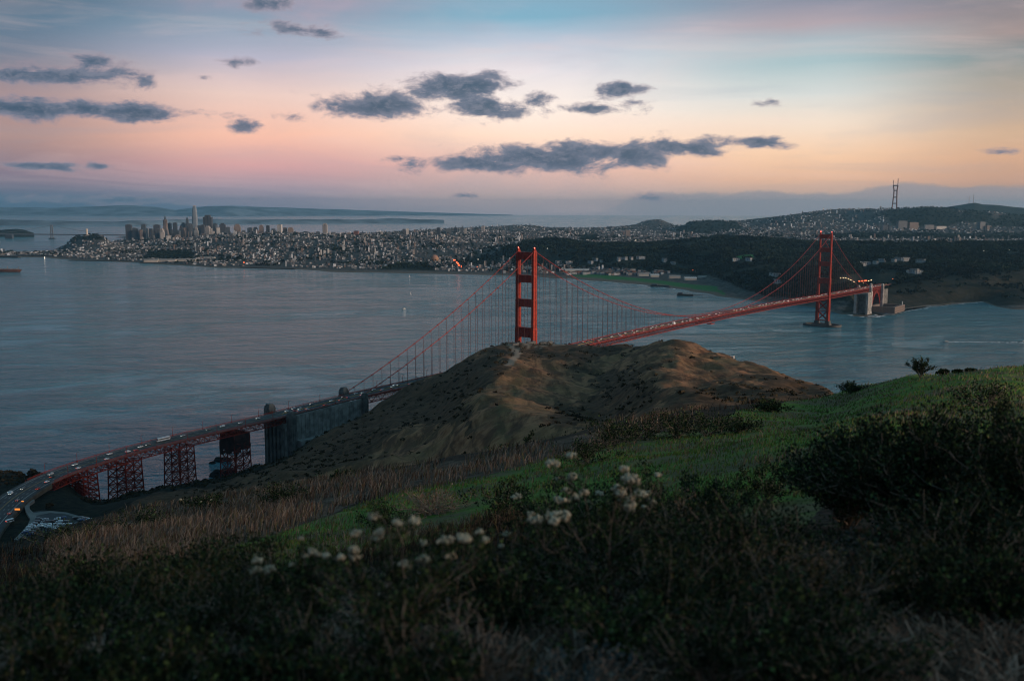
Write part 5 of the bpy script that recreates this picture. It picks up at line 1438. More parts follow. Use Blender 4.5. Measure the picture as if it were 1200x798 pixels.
def tower_b(x, ytop, wpx, Y, col, label, shape='box', name='skyscraper', group=None, base=None, d_=None):
    X_ = (x - 600) / F * Y * .994; zt = zat(x, ytop, Y); z0 = max(float(hS(X_, Y)), 0) - 3 if base is None else base
    w = wpx / F * Y; h = zt - z0; d = d_ or max(w * rs.uniform(.7, 1.), 14)
    r = empty(name, (X_, Y, z0)); r.rotation_euler = (0, 0, radians(rs.choice([4, 9, -6])))
    tag(r, label, 'building', group)
    k = w * .82; mb = MB(); m = M['t_' + col]
    if shape == 'box':
        mb.box(-k / 2, k / 2, -d / 2, d / 2, 0, h * .96); mb.build('shaft', m, r)
        mb = MB(); mb.box(-k * .3, k * .3, -d * .3, d * .3, h * .96, h); mb.build('roof_house', M['t_slate'], r)
    elif shape == 'setback':
        mb.box(-k / 2, k / 2, -d / 2, d / 2, 0, h * .72); mb.box(-k * .4, k * .4, -d * .4, d * .4, h * .72, h * .9); mb.build('shaft', m, r)
        mb = MB(); mb.box(-k * .25, k * .25, -d * .25, d * .25, h * .9, h); mb.build('roof_house', m, r)
    elif shape == 'pyramid':
        mb.cbox((0, 0, 0), k, k, h * .80, 0, .26); mb.box(-k * .34, -k * .16, -k * .1, k * .1, h * .4, h * .78); mb.box(k * .16, k * .34, -k * .1, k * .1, h * .4, h * .78); mb.build('shaft', m, r)
        mb = MB(); mb.cbox((0, 0, h * .80), k * .26, k * .26, h * .20, 0, .05); mb.build('spire', M['t_slate'], r)
    elif shape == 'bullet':
        n = 20; rows = [(0, 1), (.45, 1), (.65, .96), (.8, .88), (.9, .76), (.97, .62), (1, .54)]
        for z, s_ in rows:
            for i in range(n):
                a = 2 * pi * i / n; q = .5 * k * s_
                mb.v.append((q * np.sign(cos(a)) * abs(cos(a)) ** .55, q * np.sign(sin(a)) * abs(sin(a)) ** .55, z * h))
        for r_ in range(len(rows) - 1):
            for i in range(n): mb.f.append([r_ * n + i, r_ * n + (i + 1) % n, (r_ + 1) * n + (i + 1) % n, (r_ + 1) * n + i]); mb.m.append(0)
        mb.f.append([(len(rows) - 1) * n + i for i in range(n)]); mb.m.append(0); mb.build('shaft', m, r)
        mb = MB(); mb.box(-k * .22, k * .22, -k * .22, k * .22, h, h + 6); mb.build('crown', M['t_light'], r)
    elif shape == 'bay':
        for i in range(5): mb.box(-k / 2 + k * i / 5 + k * .01, -k / 2 + k * (i + 1) / 5 - k * .01, -d / 2 - (i % 2) * 3, d / 2, 0, h * (1 if 0 < i < 4 else .93))
        mb.build('shaft', m, r)
        mb = MB(); mb.box(-k * .3, k * .3, -d * .3, d * .3, h, h + 5); mb.build('roof_house', m, r)
    return r


G_ = 'towers of the downtown skyline'
TW = [
    (150.5, 266, 8, 7900, 'dark', 'dark slab tower at the left end of the downtown skyline', 'box'),
    (162, 272.5, 14, 7900, 'dark', 'low wide dark block just right of the leftmost dark tower', 'box'),
    (168, 265.6, 6, 8600, 'slate', 'grey tower rising behind the low wide dark block', 'box'),
    (176.5, 271, 7, 8200, 'slate', 'grey office block left of the dark slab beside the pyramid', 'box'),
    (183.5, 266, 8, 8000, 'dark', 'dark slab left of the pyramid tower', 'box'),
    (190, 275, 5, 7500, 'light', 'small pale block in front of the slab beside the pyramid', 'box'),
    (193.5, 254.5, 8.5, 8200, 'tan', 'slender pyramid tower ending in a needle spire', 'pyramid'),
    (198.5, 264, 4, 8900, 'dark', 'narrow dark tower right behind the pyramid', 'box'),
    (204.8, 263.5, 5.5, 9000, 'dark', 'dark flat-topped tower second to the right of the pyramid', 'box'),
    (197, 279, 6, 7300, 'white', 'small white apartment block at the foot of the pyramid', 'box'),
    (207.5, 278, 7, 7300, 'tan', 'tan apartment block right of the pyramid foot', 'setback'),
    (214.5, 263.8, 7, 8700, 'grey', 'grey stepped tower left of the bullet-shaped tower', 'setback'),
    (219.3, 258, 4.2, 9000, 'slate', 'thin tower with a tall roof just left of the bullet-shaped tower', 'setback'),
    (222.5, 264.5, 7, 8500, 'slate', 'slate office tower directly left of the bullet-shaped tower foot', 'box'),
    (214, 270, 6, 7900, 'tan', 'tan brick tower in front of the grey stepped tower', 'setback'),
    (228.3, 244.5, 7.6, 8800, 'glass', 'tallest tower of the skyline, bullet-shaped and pale', 'bullet'),
    (234.5, 266.5, 6, 8500, 'slate', 'grey block between the bullet tower and the black tower', 'box'),
    (243.5, 255.3, 12, 8600, 'dark', 'broad black tower right of the tallest one', 'bay'),
    (243, 267.5, 8, 7900, 'light', 'pale pinkish block in front of the black tower', 'setback'),
    (251.8, 264, 5.5, 8800, 'slate', 'slate tower touching the right flank of the black tower', 'box'),
    (255.2, 269, 4.5, 7800, 'white', 'white slim tower right of the pale pinkish block', 'box'),
    (260.5, 264, 9.5, 8700, 'dark', 'dark wide tower second right of the black one', 'setback'),
    (267, 271, 4, 8500, 'grey', 'small grey tower ending the downtown cluster on the right', 'box'),
    (230, 272.5, 5, 7900, 'white', 'white block at the foot of the bullet-shaped tower', 'box'),
    (222, 274, 5, 7700, 'tan', 'tan block left of the white block under the bullet tower', 'box'),
    (237.5, 276, 5, 7600, 'tan', 'small tan block in front of the pale pinkish one', 'box'),
    (277.7, 264.8, 9, 7900, 'tan', 'brown stepped tower standing alone right of downtown', 'setback'),
    (293, 269, 7, 7800, 'grey', 'grey hilltop apartment block left of its taller neighbour', 'box'),
    (299, 268.2, 5, 7700, 'slate', 'slate hilltop apartment block', 'setback'),
    (305.8, 265.7, 6, 7700, 'tan', 'brown hilltop tower, tallest of its small cluster', 'setback'),
    (313.5, 266.2, 4.6, 7700, 'dark', 'dark slim tower right of the brown hilltop tower', 'box'),
    (320, 270, 5, 7600, 'slate', 'low slate block left of the white hilltop slab', 'box'),
    (327.3, 264.9, 6, 7500, 'white', 'white hilltop slab tower', 'box'),
    (333.5, 268.5, 4.5, 7600, 'tan', 'tan block right of the white hilltop slab', 'box'),
    (340, 268.3, 8, 7600, 'tan', 'broad brownish block second right of the white hilltop slab', 'setback'),
    (380.5, 264, 6.6, 7300, 'light', 'lone pale twin-faced tower above the middle houses', 'bay'),
    (417, 271.8, 6.5, 7600, 'red', 'reddish brick block among the hilltop houses', 'box'),
    (447, 272.5, 3.5, 7400, 'light', 'small pale tower right of the dark trees on the hilltop', 'box'),
    (473, 269.3, 4.2, 7800, 'dark', 'dark tower next to the narrow white one', 'box'),
    (477, 268.6, 3.4, 7600, 'white', 'narrow white tower on the hilltop', 'box'),
    (505.5, 272, 4, 7700, 'light', 'small pale tower left of the dark slab on the hill', 'box'),
    (513.5, 267.2, 4.4, 7600, 'dark', 'dark slab tower on the hill in the middle of the city', 'box'),
    (518.5, 275, 5, 7200, 'white', 'white block in front of the dark slab on the hill', 'box'),
    (525, 268.5, 7.5, 7900, 'slate', 'wide slate block right of the dark slab', 'box'),
    (533.5, 267.2, 5, 8100, 'dark', 'dark tower right of the wide slate block', 'box'),
    (540.8, 267, 4.6, 8000, 'slate', 'slate tower, left one of a close pair', 'box'),
    (545.2, 268, 3.8, 7900, 'light', 'pale tower, right one of a close pair', 'box'),
    (565.7, 264.8, 4.4, 8600, 'light', 'pale slim tower last on the right of the hill', 'box'),
]
for a in TW: tower_b(*a, group=G_)
for i, (x, w_, yt, c) in enumerate([(358, 6, 273, 'slate'), (366, 5, 274, 'light'), (372, 5, 273, 'slate'), (390, 6, 273.5, 'grey'), (398, 5, 275, 'slate'), (408, 6, 274, 'tan'), (428, 6, 275, 'light'), (437, 8, 276, 'slate'), (456, 6, 273, 'grey'), (463, 5, 274.5, 'slate'), (486, 6, 273, 'slate'), (494, 5, 274, 'tan'), (552, 5, 273.5, 'grey'), (558, 5, 274.5, 'light'), (285, 5, 272, 'grey'), (348, 5, 275, 'tan'), (590, 5, 271, 'grey'), (735, 6, 268.5, 'tan'), (744, 5, 279.5, 'light'), (1036, 6.5, 260.5, 'grey')]):
    tower_b(x, yt, w_, 7700 if x < 700 else 7800, c, '%s mid-rise block on the city hills, %s of its kind from the left' % (c, ordn(i + 1)), 'box', 'apartment_block', 'mid-rise blocks on the hills')
rq = random.Random(77)
for i in range(34):
    x = 148 + 120 * (i + rq.random()) / 34; c = rq.choice(['slate', 'dark', 'grey', 'slate', 'tan', 'light', 'dark'])
    tower_b(x, rq.uniform(267.5, 277) - (2.5 if 205 < x < 255 else 0), rq.uniform(3.2, 6), rq.uniform(7500, 8500), c, '%s office block filling the downtown skyline, %s of these from the left' % (c, ordn(i + 1)), rq.choice(['box', 'box', 'setback']), 'office_block', 'lower blocks filling the downtown skyline')
# big pale hospital blocks on the slope under the mast
for x, yt, w_, c, lab in [(1056, 255.5, 13, 'grey', 'massive pale hospital block on the slope below the mast'), (1069, 257, 13, 'tan', 'massive tan hospital block joined on the right of the first'), (1088, 260, 12, 'light', 'low white building right of the hospital blocks'), (1101, 261.5, 15, 'white', 'long bright white hall right of the hospital'), (1116, 263.5, 9, 'tan', 'low tan block at the right end of the hospital row'), (1149, 256, 8, 'grey', 'grey block on the slope under the right hills'), (1156, 260, 4, 'tan', 'slim tan tower beside the grey block on the right slope')]:
    tower_b(x, yt, w_, 8000, c, lab, 'box', 'hospital_block', 'pale blocks on the wooded slope', d_=40)

# round tower on its wooded hill
X_ = (102 - 600) / F * 6600 * .996; z0 = float(hS(X_, 6600)) - 2; r = empty('hill_tower', (X_, 6600, z0)); tag(r, 'small fluted round tower on the wooded hill left of downtown', 'tower')
mb = MB(); mb.cbox((0, 0, 0), 22, 22, 9); mb.build('plinth', M['t_light'], r); mb = MB(); mb.tube([(0, 0, 9), (0, 0, 42)], 6.5, 14); mb.tube([(0, 0, 42), (0, 0, 47)], 5.4, 12); mb.build('shaft', mat('pale_plaster', (.5, .46, .4), .8), r)

# dome of the lagoon palace
X_, Y_ = P(508.5, 309, 6); r = empty('rotunda', (X_, Y_, 4)); tag(r, 'ochre domed rotunda among the trees by the shore', 'building')
mo = mat('ochre_stucco', (.36, .22, .14), .8)
for i in range(8):
    mb = MB(); a = pi / 4 * i; mb.cbox((17 * cos(a), 17 * sin(a), 0), 7, 7, 22, a); mb.build('column', mo, r)
mb = MB(); mb.tube([(0, 0, 22), (0, 0, 31)], 22, 16); mb.build('drum', mo, r); mb = MB(); mb.ball((0, 0, 30), 19, 19, 15, 16, 9); mb.build('dome', mat('dome_tiles', (.30, .17, .12), .7), r, smooth=True)

# ------------------------------------------------------------------ piers, sheds, airfield halls
def px_box(x0, x1, ypx, h, d, z0, m, name, label, cat, group=None, roof=None, rz=0):
    (xa, ya), (xb, yb) = P(x0, ypx, z0), P(x1, ypx, z0); r = empty(name, ((xa + xb) / 2, (ya + yb) / 2 + d / 2, z0 - 1), rz); tag(r, label, cat, group)
    w = xb - xa; mb = MB(); mb.box(-w / 2, w / 2, -d / 2, d / 2, 0, h); mb.build('wall', m, r)
    mb = MB(); 
    if roof: mb.add([(-w / 2 - 1, -d / 2 - 1, h), (w / 2 + 1, -d / 2 - 1, h), (w / 2 + 1, d / 2 + 1, h), (-w / 2 - 1, d / 2 + 1, h), (-w / 2 - 1, 0, h + d * .18), (w / 2 + 1, 0, h + d * .18)], [(0, 3, 2, 1), (0, 1, 5, 4), (2, 3, 4, 5), (0, 4, 3), (1, 2, 5)]); mb.build('roof', roof, r)
    return r


M['shed'] = mat('shed_wall', (.44, .41, .36), .85, var=.15, vscale=.02); M['shed_roof'] = mat('shed_roof', (.30, .27, .24), .85, var=.2, vscale=.02); M['pier_dark'] = mat('pier_timber', (.045, .045, .045), .9)
for i, (a, b_, y, lab) in enumerate([(168, 184, 310.6, 'pale pier shed at the left end of the wharf below the dark grove'), (186, 204, 310.4, 'pale pier shed second from the left on the wharf below the grove'), (206, 228, 309.8, 'long pale shed with a lit gable, third on the wharf'), (229, 250, 307.4, 'narrow pale shed behind the right end of the wharf')]):
    px_box(a, b_, y, 12, 34, 3, M['shed'], 'pier_shed', lab, 'shed', 'sheds on the wharf', M['shed_roof'])
for i, (a, b_, y, lab) in enumerate([(640, 662, 312, 'white long hall behind the left end of the airfield lawn'), (664, 684, 311, 'second white hall behind the airfield lawn'), (690, 704, 309, 'small white hall uphill of the airfield'), (748, 760, 322.5, 'white boat hall at the middle of the lawn'), (762, 772, 323.5, 'small white hall next to the boat hall'), (784, 797, 325, 'pale hall near the right end of the lawn'), (802, 816, 327, 'grey-roofed hall at the right end of the lawn'), (818, 828, 325.5, 'pale block where the lawn meets the woods'), (655, 690, 318, 'low pale barracks row behind the beach'), (600, 640, 316, 'low grey building row left of the airfield')]):
    px_box(a, b_, y, 9, 26, 5, M['shed'], 'hall', lab, 'hall', 'halls around the airfield lawn', M['shed_roof'] if i % 2 else M['t_white'])
for (x0, y0, x1, y1, wd, hh, lab) in [(80, 308.7, 160, 309.3, 9, 3, 'dark curved breakwater at the left of the city waterfront'), (281, 315.8, 345, 317, 7, 3, 'low dark jetty along the city waterfront'), (0, 305.5, 22, 305.8, 24, 6, 'dark finger pier at the left edge of the waterfront'), (20, 303.7, 75, 304.5, 30, 5, 'wide dark wharf left of the breakwater'), (762, 334, 784, 334.5, 9, 4, 'dark pier with a shed off the airfield beach'), (793, 344.4, 812, 344.8, 14, 5, 'low dark pier head off the wooded point'), (166, 311, 230, 310.8, 70, 3.2, 'concrete wharf carrying the pale sheds')]:
    a_, b_ = P(x0, y0, 2), P(x1, y1, 2); mx = ((a_[0] + b_[0]) / 2, (a_[1] + b_[1]) / 2, 0); L = sqrt((b_[0] - a_[0]) ** 2 + (b_[1] - a_[1]) ** 2)
    r = empty('pier', mx, atan2(b_[1] - a_[1], b_[0] - a_[0])); tag(r, lab, 'pier'); mb = MB(); mb.box(-L / 2, L / 2, -wd / 2, wd / 2, -2, hh); mb.box(-L * .5, L * .5, -wd / 2 - .6, wd / 2 + .6, hh, hh + .8); mb.build('deck', M['pier_dark'], r)
    if x0 > 700: mb = MB(); mb.box(L * -.45, L * -.15, -wd * .4, wd * .4, hh + .8, hh + 6); mb.build('pier_house', M['t_slate'], r)
a_, b_ = P(812, 344.6, 2), P(835, 345.5, 2)
mb = MB(); mb.bar(a_ + (4.,), b_ + (4.,), 5, 1); tag(link('walkway', mb.mesh('walkway', M['pier_dark'])), 'thin walkway from the wooded point to the low pier head', 'walkway')

# viaduct road through the woods of the far shore, with its queue of tail lights
a_, b_ = (px_at(812, 318, 4150)), (px_at(868, 317.5, 4050))
# lit boards and lamps
def glow_at(x, y, Y, sx, sz, m, label, name='lit_sign', cat='light', group=None):
    X_ = (x - 600) / F * Y * 1.0; z_ = zat(x, y, Y); g_ = max(float(hS(X_, Y)), 0.)
    z_ = max(z_, g_ + sz); r = empty(name, (X_, Y, z_ - sz)); tag(r, label, cat, group)
    mb = MB(); mb.cbox((0, 0, -max(z_ - sz - g_, .5) - 1), .5, .5, max(z_ - sz - g_, .5) + 1); mb.build('post', M['rubber'], r)
    mb = MB(); mb.box(-sx / 2, sx / 2, -.5, .5, 0, sz); mb.build('lamp', m, r)


M['lamp_r2'] = mat('red_traffic_glow', (.9, .2, .1), .4, emit=(1., .16, .05), estr=1.5); M['lamp_w2'] = mat('white_glow', (.9, .9, .9), .4, emit=(1., .85, .65), estr=.8)
rowr = [(532.3, 304.6, 10, 6), (535, 307, 6, 7), (536.3, 308.5, 7, 8), (538, 310.2, 8, 9), (539.8, 311.5, 8, 8), (541.2, 313, 8, 6), (559, 312.7, 6, 4)]
for i, (x, y, sx, sz) in enumerate(rowr): glow_at(x, y, 4650, sx, sz, M['lamp_r2'], '%s red light from the top of the glowing string by the shore road' % ordn(i + 1), 'traffic_light', 'traffic light', 'glowing string of red lights')
for i, (x, y, sx, sz) in enumerate([(1007, 326, 4, 2.5), (1010.5, 325.8, 4, 2.5), (1014.5, 325.4, 5, 2.5)]): glow_at(x, y, 3180, sx * 1.6, sz * 1.5, M['lamp_r2'], '%s red board light above the toll plaza, from the left' % ordn(i + 1), 'gantry_light', 'traffic light', 'red lights of the toll plaza')
for i, (x, y) in enumerate([(985, 323.5), (988, 324.4), (991, 325.2), (994, 326), (997, 326.8), (1001, 327.2), (1006, 328), (1012, 328.4), (1018, 326), (1021, 325)]): glow_at(x, y, 3180, 2.4, 2.2, M['lamp_on'], '%s warm lamp of the toll plaza row, from the left' % ordn(i + 1), 'plaza_lamp', 'street lamp', 'warm lamps of the toll plaza')
glow_at(1034, 331, 2850, 6, 3, M['lamp_r2'], 'glowing orange sign over the roadway beyond the last pylon'); glow_at(1046, 323.5, 3250, 3, 2.5, M['lamp_r2'], 'small orange light on the wooded slope right of the toll plaza')
glow_at(811.5, 315, 4200, 5, 3, M['lamp_r2'], 'small red light at the left end of the road through the woods'); glow_at(1027, 357, 2790, 2.4, 2.4, M['lamp_on'], 'warm lamp under the steel arch')
glow_at(53, 306.5, 5450, 5, 12, M['lamp_w2'], 'bright white light on the wharf at the far left'); glow_at(286, 309.3, 4900, 6, 5, M['lamp_r2'], 'single red light in the trees left of the middle waterfront')
for i, (x, y) in enumerate([(323, 299.5), (80, 301.5), (1151, 306), (1160, 305.5), (1170, 305), (1180, 304.6), (560, 304), (744, 280.3), (641, 292)]): glow_at(x, y, 5000 if x < 700 else 4300, 5, 3, M['lamp_w2'], '%s small warm light scattered over the far shore, from the left' % ordn(i + 1), 'lit_window', 'light', 'small warm lights')

# ------------------------------------------------------------------ mast on the hill
X_ = (1047.5 - 600) / F * 9600 * .993; z0 = float(hS(X_, 9600)) - 6; zt = zat(1047.5, 206.5, 9600); h = zt - z0; r = empty('broadcast_mast', (X_, 9600, z0), radians(12)); tag(r, 'three-legged broadcasting mast with prongs on the wooded hilltop', 'mast')
mm = mat('mast_steel', (.16, .08, .07), .6)
rad = lambda f: np.interp(f, [0, .45, .62, .78], [29, 19, 18, 27])
for k in range(3):
    a = 2 * pi * k / 3 + .5; mb = MB(); pts = [(rad(f) * cos(a), rad(f) * sin(a), f * h) for f in (0, .2, .45, .62, .78)]
    for p, q in zip(pts[:-1], pts[1:]): mb.bar(p, q, 8)
    mb.build('leg', mm, r)
    mb = MB(); mb.bar((rad(.78) * cos(a), rad(.78) * sin(a), .78 * h), (rad(.78) * cos(a), rad(.78) * sin(a), h * (1 if k != 1 else .95)), 3.6); mb.build('antenna', mm, r)
for f in (.2, .4, .62, .78):
    mb = MB(); pts = [(rad(f) * cos(2 * pi * k / 3 + .5), rad(f) * sin(2 * pi * k / 3 + .5), f * h) for k in range(3)]
    for k in range(3): mb.bar(pts[k], pts[(k + 1) % 3], 6, 9)
    mb.build('cross_beam', mm, r)
# two small masts on the far ridge
for i, (x, yt) in enumerate([(1134, 226), (1139, 224)]):
    X_ = (x - 600) / F * 13000 * .992; zb = zat(x, 236, 13000); mb = MB(); ztp = zat(x, yt, 13000); mb.tube([(0, 0, -30), (0, 0, ztp - zb)], [3.2, 1.6], 6); tag(mb.build('radio_mast', mm, None, False, (X_, 13000, zb)), ['left', 'right'][i] + ' one of two faint needle masts on the distant right ridge', 'mast')

# ------------------------------------------------------------------ bay bridge at far left
bb = empty('distant_bridge', (0, 0, 0)); tag(bb, 'distant flat bridge with a double-legged tower at the far left', 'bridge')
YB = 8900; mg = mat('bridge_grey', (.13, .14, .15), .7)
xa = (-30 - 600) / F * YB; xb = (152 - 600) / F * (YB - 300)
def zb_(x): return zat(x, 278.3, YB)
mb = MB(); mb.bar((xa, YB, zb_(20)), (xb, YB - 300, zb_(20)), 20, 9); mb.build('road_deck', mg, bb)
for (x, yt, nm) in [(61.2, 267.5, 'tower')]:
    X_ = (x - 600) / F * YB * .995; mb = MB(); zt = zat(x, yt, YB)
    for q in (-12, 12): mb.bar((X_ + q * .9, YB - 12, -2), (X_ + q * .55, YB - 12, zt), 7)
    for f in (.35, .55, .75, .95): mb.bar((X_ - 9, YB - 12, zt * f), (X_ + 9, YB - 12, zt * f), 5)
    mb.build('tower', mg, bb); mb = MB(); mb.cbox((X_, YB - 12, -2), 50, 30, 9); mb.build('pier', M['pier_dark'], bb)
    mb = MB()
    for sg in (-1, 1):
        L = [(X_ + sg * t * 600, YB - 10, zb_(20) + 6 + (zt - zb_(20) - 6) * (1 - t) ** 2) for t in np.linspace(0, 1, 10)]
        mb.tube(L, 1.3, 5)
    mb.build('main_cable', mg, bb)
X_ = (11.5 - 600) / F * YB * .995; mb = MB(); mb.cbox((X_, YB - 14, -2), 62, 34, zb_(20) + 2, 0, .92); mb.build('anchorage', M['t_slate'], bb)

# ------------------------------------------------------------------ boats
def hull(L, W, h, m, sheer=.25):
    b = MB(); n = 10; rows = []
    for z, kx, ky in ((-.5, .86, .6), (h * .55, .96, .95), (h, 1., 1.)):
        for i in range(2 * n):
            t = (i if i < n else 2 * n - 1 - i) / (n - 1); sg = 1 if i < n else -1
            wd = (1 - max(0, (t - .55) / .45) ** 2.2) * (.85 + .15 * min(1, t * 5)); b.v.append(((t - .5) * L * kx, sg * W / 2 * ky * wd, z + (sheer * h * max(0, t - .5) if z > 0 else 0)))
    m_ = 2 * n
    for r_ in range(2):
        for i in range(m_): b.f.append([r_ * m_ + i, r_ * m_ + (i + 1) % m_, (r_ + 1) * m_ + (i + 1) % m_, (r_ + 1) * m_ + i]); b.m.append(0)
    b.f.append([2 * m_ + i for i in range(m_)]); b.m.append(0)
    return b


M['hull_rust'] = mat('rusty_hull', (.10, .05, .04), .7, var=.3, vscale=.05); M['hull_white'] = mat('white_hull', (.42, .43, .43), .5); M['foam'] = mat('sea_foam', (.80, .86, .88), .9, var=.2, vscale=.1)
X_, Y_ = P(6, 323, 0); r = empty('cargo_ship', (X_, Y_, 0), radians(-3)); tag(r, 'rust-brown cargo ship entering at the left edge of the water', 'ship')
hull(150, 22, 11, None).build('hull', M['hull_rust'], r); mb = MB(); mb.box(-66, -48, -9, 9, 11, 26); mb.box(-60, -54, -3, 3, 26, 32); mb.build('bridge_house', M['t_tan'], r)
for i in range(4): mb = MB(); mb.box(-38 + i * 24, -20 + i * 24, -8, 8, 11, 14); mb.build('hatch', M['t_tan'], r)
mb = MB(); mb.bar((60, 0, 11), (60, 0, 24), 1.4); mb.bar((10, 0, 14), (10, 0, 26), 1.4); mb.build('mast', M['t_tan'], r)


def motor_boat(x, y, L, label, wake=0, rz=0., wdir=-1):
    X_, Y_ = P(x, y, 0); r = empty('motor_boat', (X_, Y_, 0), rz); tag(r, label, 'boat'); hull(L, L * .28, L * .12, None).build('hull', M['hull_white'], r)
    mb = MB(); mb.box(-L * .2, L * .12, -L * .09, L * .09, L * .12, L * .26); mb.build('cabin', M['hull_white'], r)
    mb = MB(); mb.box(L * .1, L * .13, -L * .08, L * .08, L * .17, L * .25); mb.build('window', M['glass'], r)
    if wake:
        rw = np.random.default_rng(int(x)); vs = []; fs = []; nn = int(abs(wake) * 1.3)
        for i in range(nn):
            t = rw.random() ** 1.3; s_ = .6 + t * 9; cx = -L * .5 - t * abs(wake); cy = rw.normal() * (1.5 + t * 5.)
            a = rw.uniform(1.5, 6) * (1 - t * .4); c = rw.uniform(.4, 1.3); b_ = len(vs); vs += [(cx - a, cy, .10), (cx, cy - c, .10), (cx + a, cy, .12), (cx, cy + c, .10)]; fs.append([b_, b_ + 1, b_ + 2, b_ + 3])
        me = bpy.data.meshes.new('wake'); me.from_pydata(vs, [], fs); me.materials.append(M['foam']); o = link('wake', me, None, (X_, Y_, 0), rz); tag(o, kind='stuff')
    return r


motor_boat(1108.5, 397, 12, 'small dark-windowed speedboat with a white wake at the right', 160, radians(178))
motor_boat(473.5, 363.5, 16, 'white motor boat alone in the middle of the bay', 0, radians(60))
motor_boat(1200, 396, 9, 'tiny boat at the right edge of the water', 0, radians(10))
for (x, y, lab) in [(481, 346, 'white sail far out above the motor boat'), (479.5, 325.5, 'tiny dark sail close to the far shore')]:
    X_, Y_ = P(x, y, 0); r = empty('sailing_boat', (X_, Y_, 0), radians(30)); tag(r, lab, 'boat'); r.scale = (.7, .7, .7); hull(11, 3, 1.2, None).build('hull', M['hull_white'], r)
    mb = MB(); mb.bar((0, 0, 1), (0, 0, 15), .3); mb.build('mast', M['t_slate'], r)
    mb = MB(); mb.hexa([(-4.5, -.05, 2), (-.2, -.05, 2), (-.2, .05, 2), (-4.5, .05, 2), (-.3, -.04, 14.5), (-.2, -.04, 14.5), (-.2, .04, 14.5), (-.3, .04, 14.5)]); mb.build('sail', M['hull_white'], r)
X_, Y_ = P(801, 386.5, 0); r = empty('barge', Bw(612, -40, 0), BRZ + pi / 2); tag(r, 'flat dark barge on the water under the middle of the main span', 'barge'); hull(34, 12, 3.5, None).build('hull', M['pier_dark'], r); mb = MB(); mb.box(-14, -6, -4, 4, 3.5, 9); mb.build('cabin', M['t_light'], r)

# foam where the swell meets the far cliffs, and along the beach
def foam_line(pts, name, wd, n, seed, z=.14):
    rw = np.random.default_rng(seed); q = [P(x, y, 0) for x, y in pts]; vs = []; fs = []
    seg = np.array(q); L = np.concatenate([[0], np.cumsum(np.linalg.norm(np.diff(seg, axis=0), axis=1))])
    for i in range(n):
        s_ = rw.random() * L[-1]; x = np.interp(s_, L, seg[:, 0]); y = np.interp(s_, L, seg[:, 1]); k = fbm(np.array(s_ / 40), np.array(1.), 3, seed)
        y += rw.normal() * wd * k - 14; x += rw.normal() * wd * .3; a = rw.uniform(4, 18); c = rw.uniform(1.5, 6.) * k * 2.2; b_ = len(vs)
        vs += [(x - a, y, z), (x - a * .3, y - c, z), (x + a * .6, y - c * .7, z), (x + a, y, z), (x + a * .4, y + c, z), (x - a * .5, y + c * .8, z)]; fs.append([b_ + j for j in range(6)])
    me = bpy.data.meshes.new(name); me.from_pydata(vs, [], fs); me.materials.append(M['foam']); tag(link(name, me), kind='stuff')


foam_line([(978, 359), (990, 363.5), (1003, 366.5), (1020, 368), (1040, 363.5), (1062, 358), (1080, 355.5), (1100, 353.4), (1125, 350.4), (1150, 348.2), (1200, 345.2)], 'surf', 16, 620, 5)
foam_line([(1040, 364), (1062, 359), (1080, 356), (1100, 354), (1125, 351), (1150, 348.6)], 'surf_band', 12, 420, 8, .18)
foam_line([(640, 326), (700, 329), (750, 332.6), (790, 337)], 'beach_foam', 5, 120, 6)

# rocks at the foot of the viaduct
mr = mat('wet_rock', (.018, .016, .014), .95, var=.4, vscale=.3, bump=.5, spec=.05)
for i, (x, y, s_, lab) in enumerate([(262, 542, 9, 'large dark sea rock in the water right of the lattice towers'), (250, 545.5, 4, 'small low sea rock left of the large one'), (258, 560, 10, 'dark shore rock below the sea rocks'), (243, 567, 7, 'low shore rock beside the tall lattice tower'), (270, 556, 8, 'dark rock at the foot of the netted tower'), (236, 570, 5, 'smallest shore rock at the tower foot')]):
    X_, Y_ = P(x, y, 0); b_ = bmesh_ = None
    mb = MB(); mb.ball((0, 0, -s_ * .15), s_, s_ * .8, s_ * .7, 18, 12)
    v = np.array(mb.v); nn = fbm(v[:, 0] / s_ * 1.3 + i * 7, v[:, 1] / s_ * 1.3 + v[:, 2] / s_, 4, i); v *= (.30 + 1.4 * nn)[:, None]; mb.v = [tuple(q) for q in v]
    tag(mb.build('rock', mr, None, False, (X_, Y_, 0)), lab, 'rock')

# ------------------------------------------------------------------ woods of the far shore
def clumps(name, X, Y, Z, S, m, k=5, seed=1, flat=.8, wid=1.):
    """tree crowns seen from kilometres away: each a ragged bunch of leafy facets on a short trunk"""
    rw = np.random.default_rng(seed); n = len(X); nf = 14
    th = rw.uniform(0, 2 * pi, (n, nf)); ph = np.arccos(rw.uniform(-.15, 1, (n, nf))); rr_ = rw.uniform(.45, 1., (n, nf))
    c = np.stack([np.sin(ph) * np.cos(th) * rr_ * wid, np.sin(ph) * np.sin(th) * rr_ * wid, np.cos(ph) * rr_ * flat + .55], -1) * S[:, None, None] + np.stack([X, Y, Z], -1)[:, None]
    u = rw.normal(size=(n, nf, 3)); u /= np.linalg.norm(u, axis=-1, keepdims=True); v = np.cross(u, rw.normal(size=(n, nf, 3))); v /= np.linalg.norm(v, axis=-1, keepdims=True)
    s_ = (S[:, None, None] * rw.uniform(.28, .5, (n, nf, 1)))
    V = np.stack([c + u * s_, c + v * s_, c - u * s_ * .9, c - v * s_], 2).reshape(-1, 3)
    return link(name, np_mesh(name, V, np.arange(len(V)).reshape(-1, 4), m))


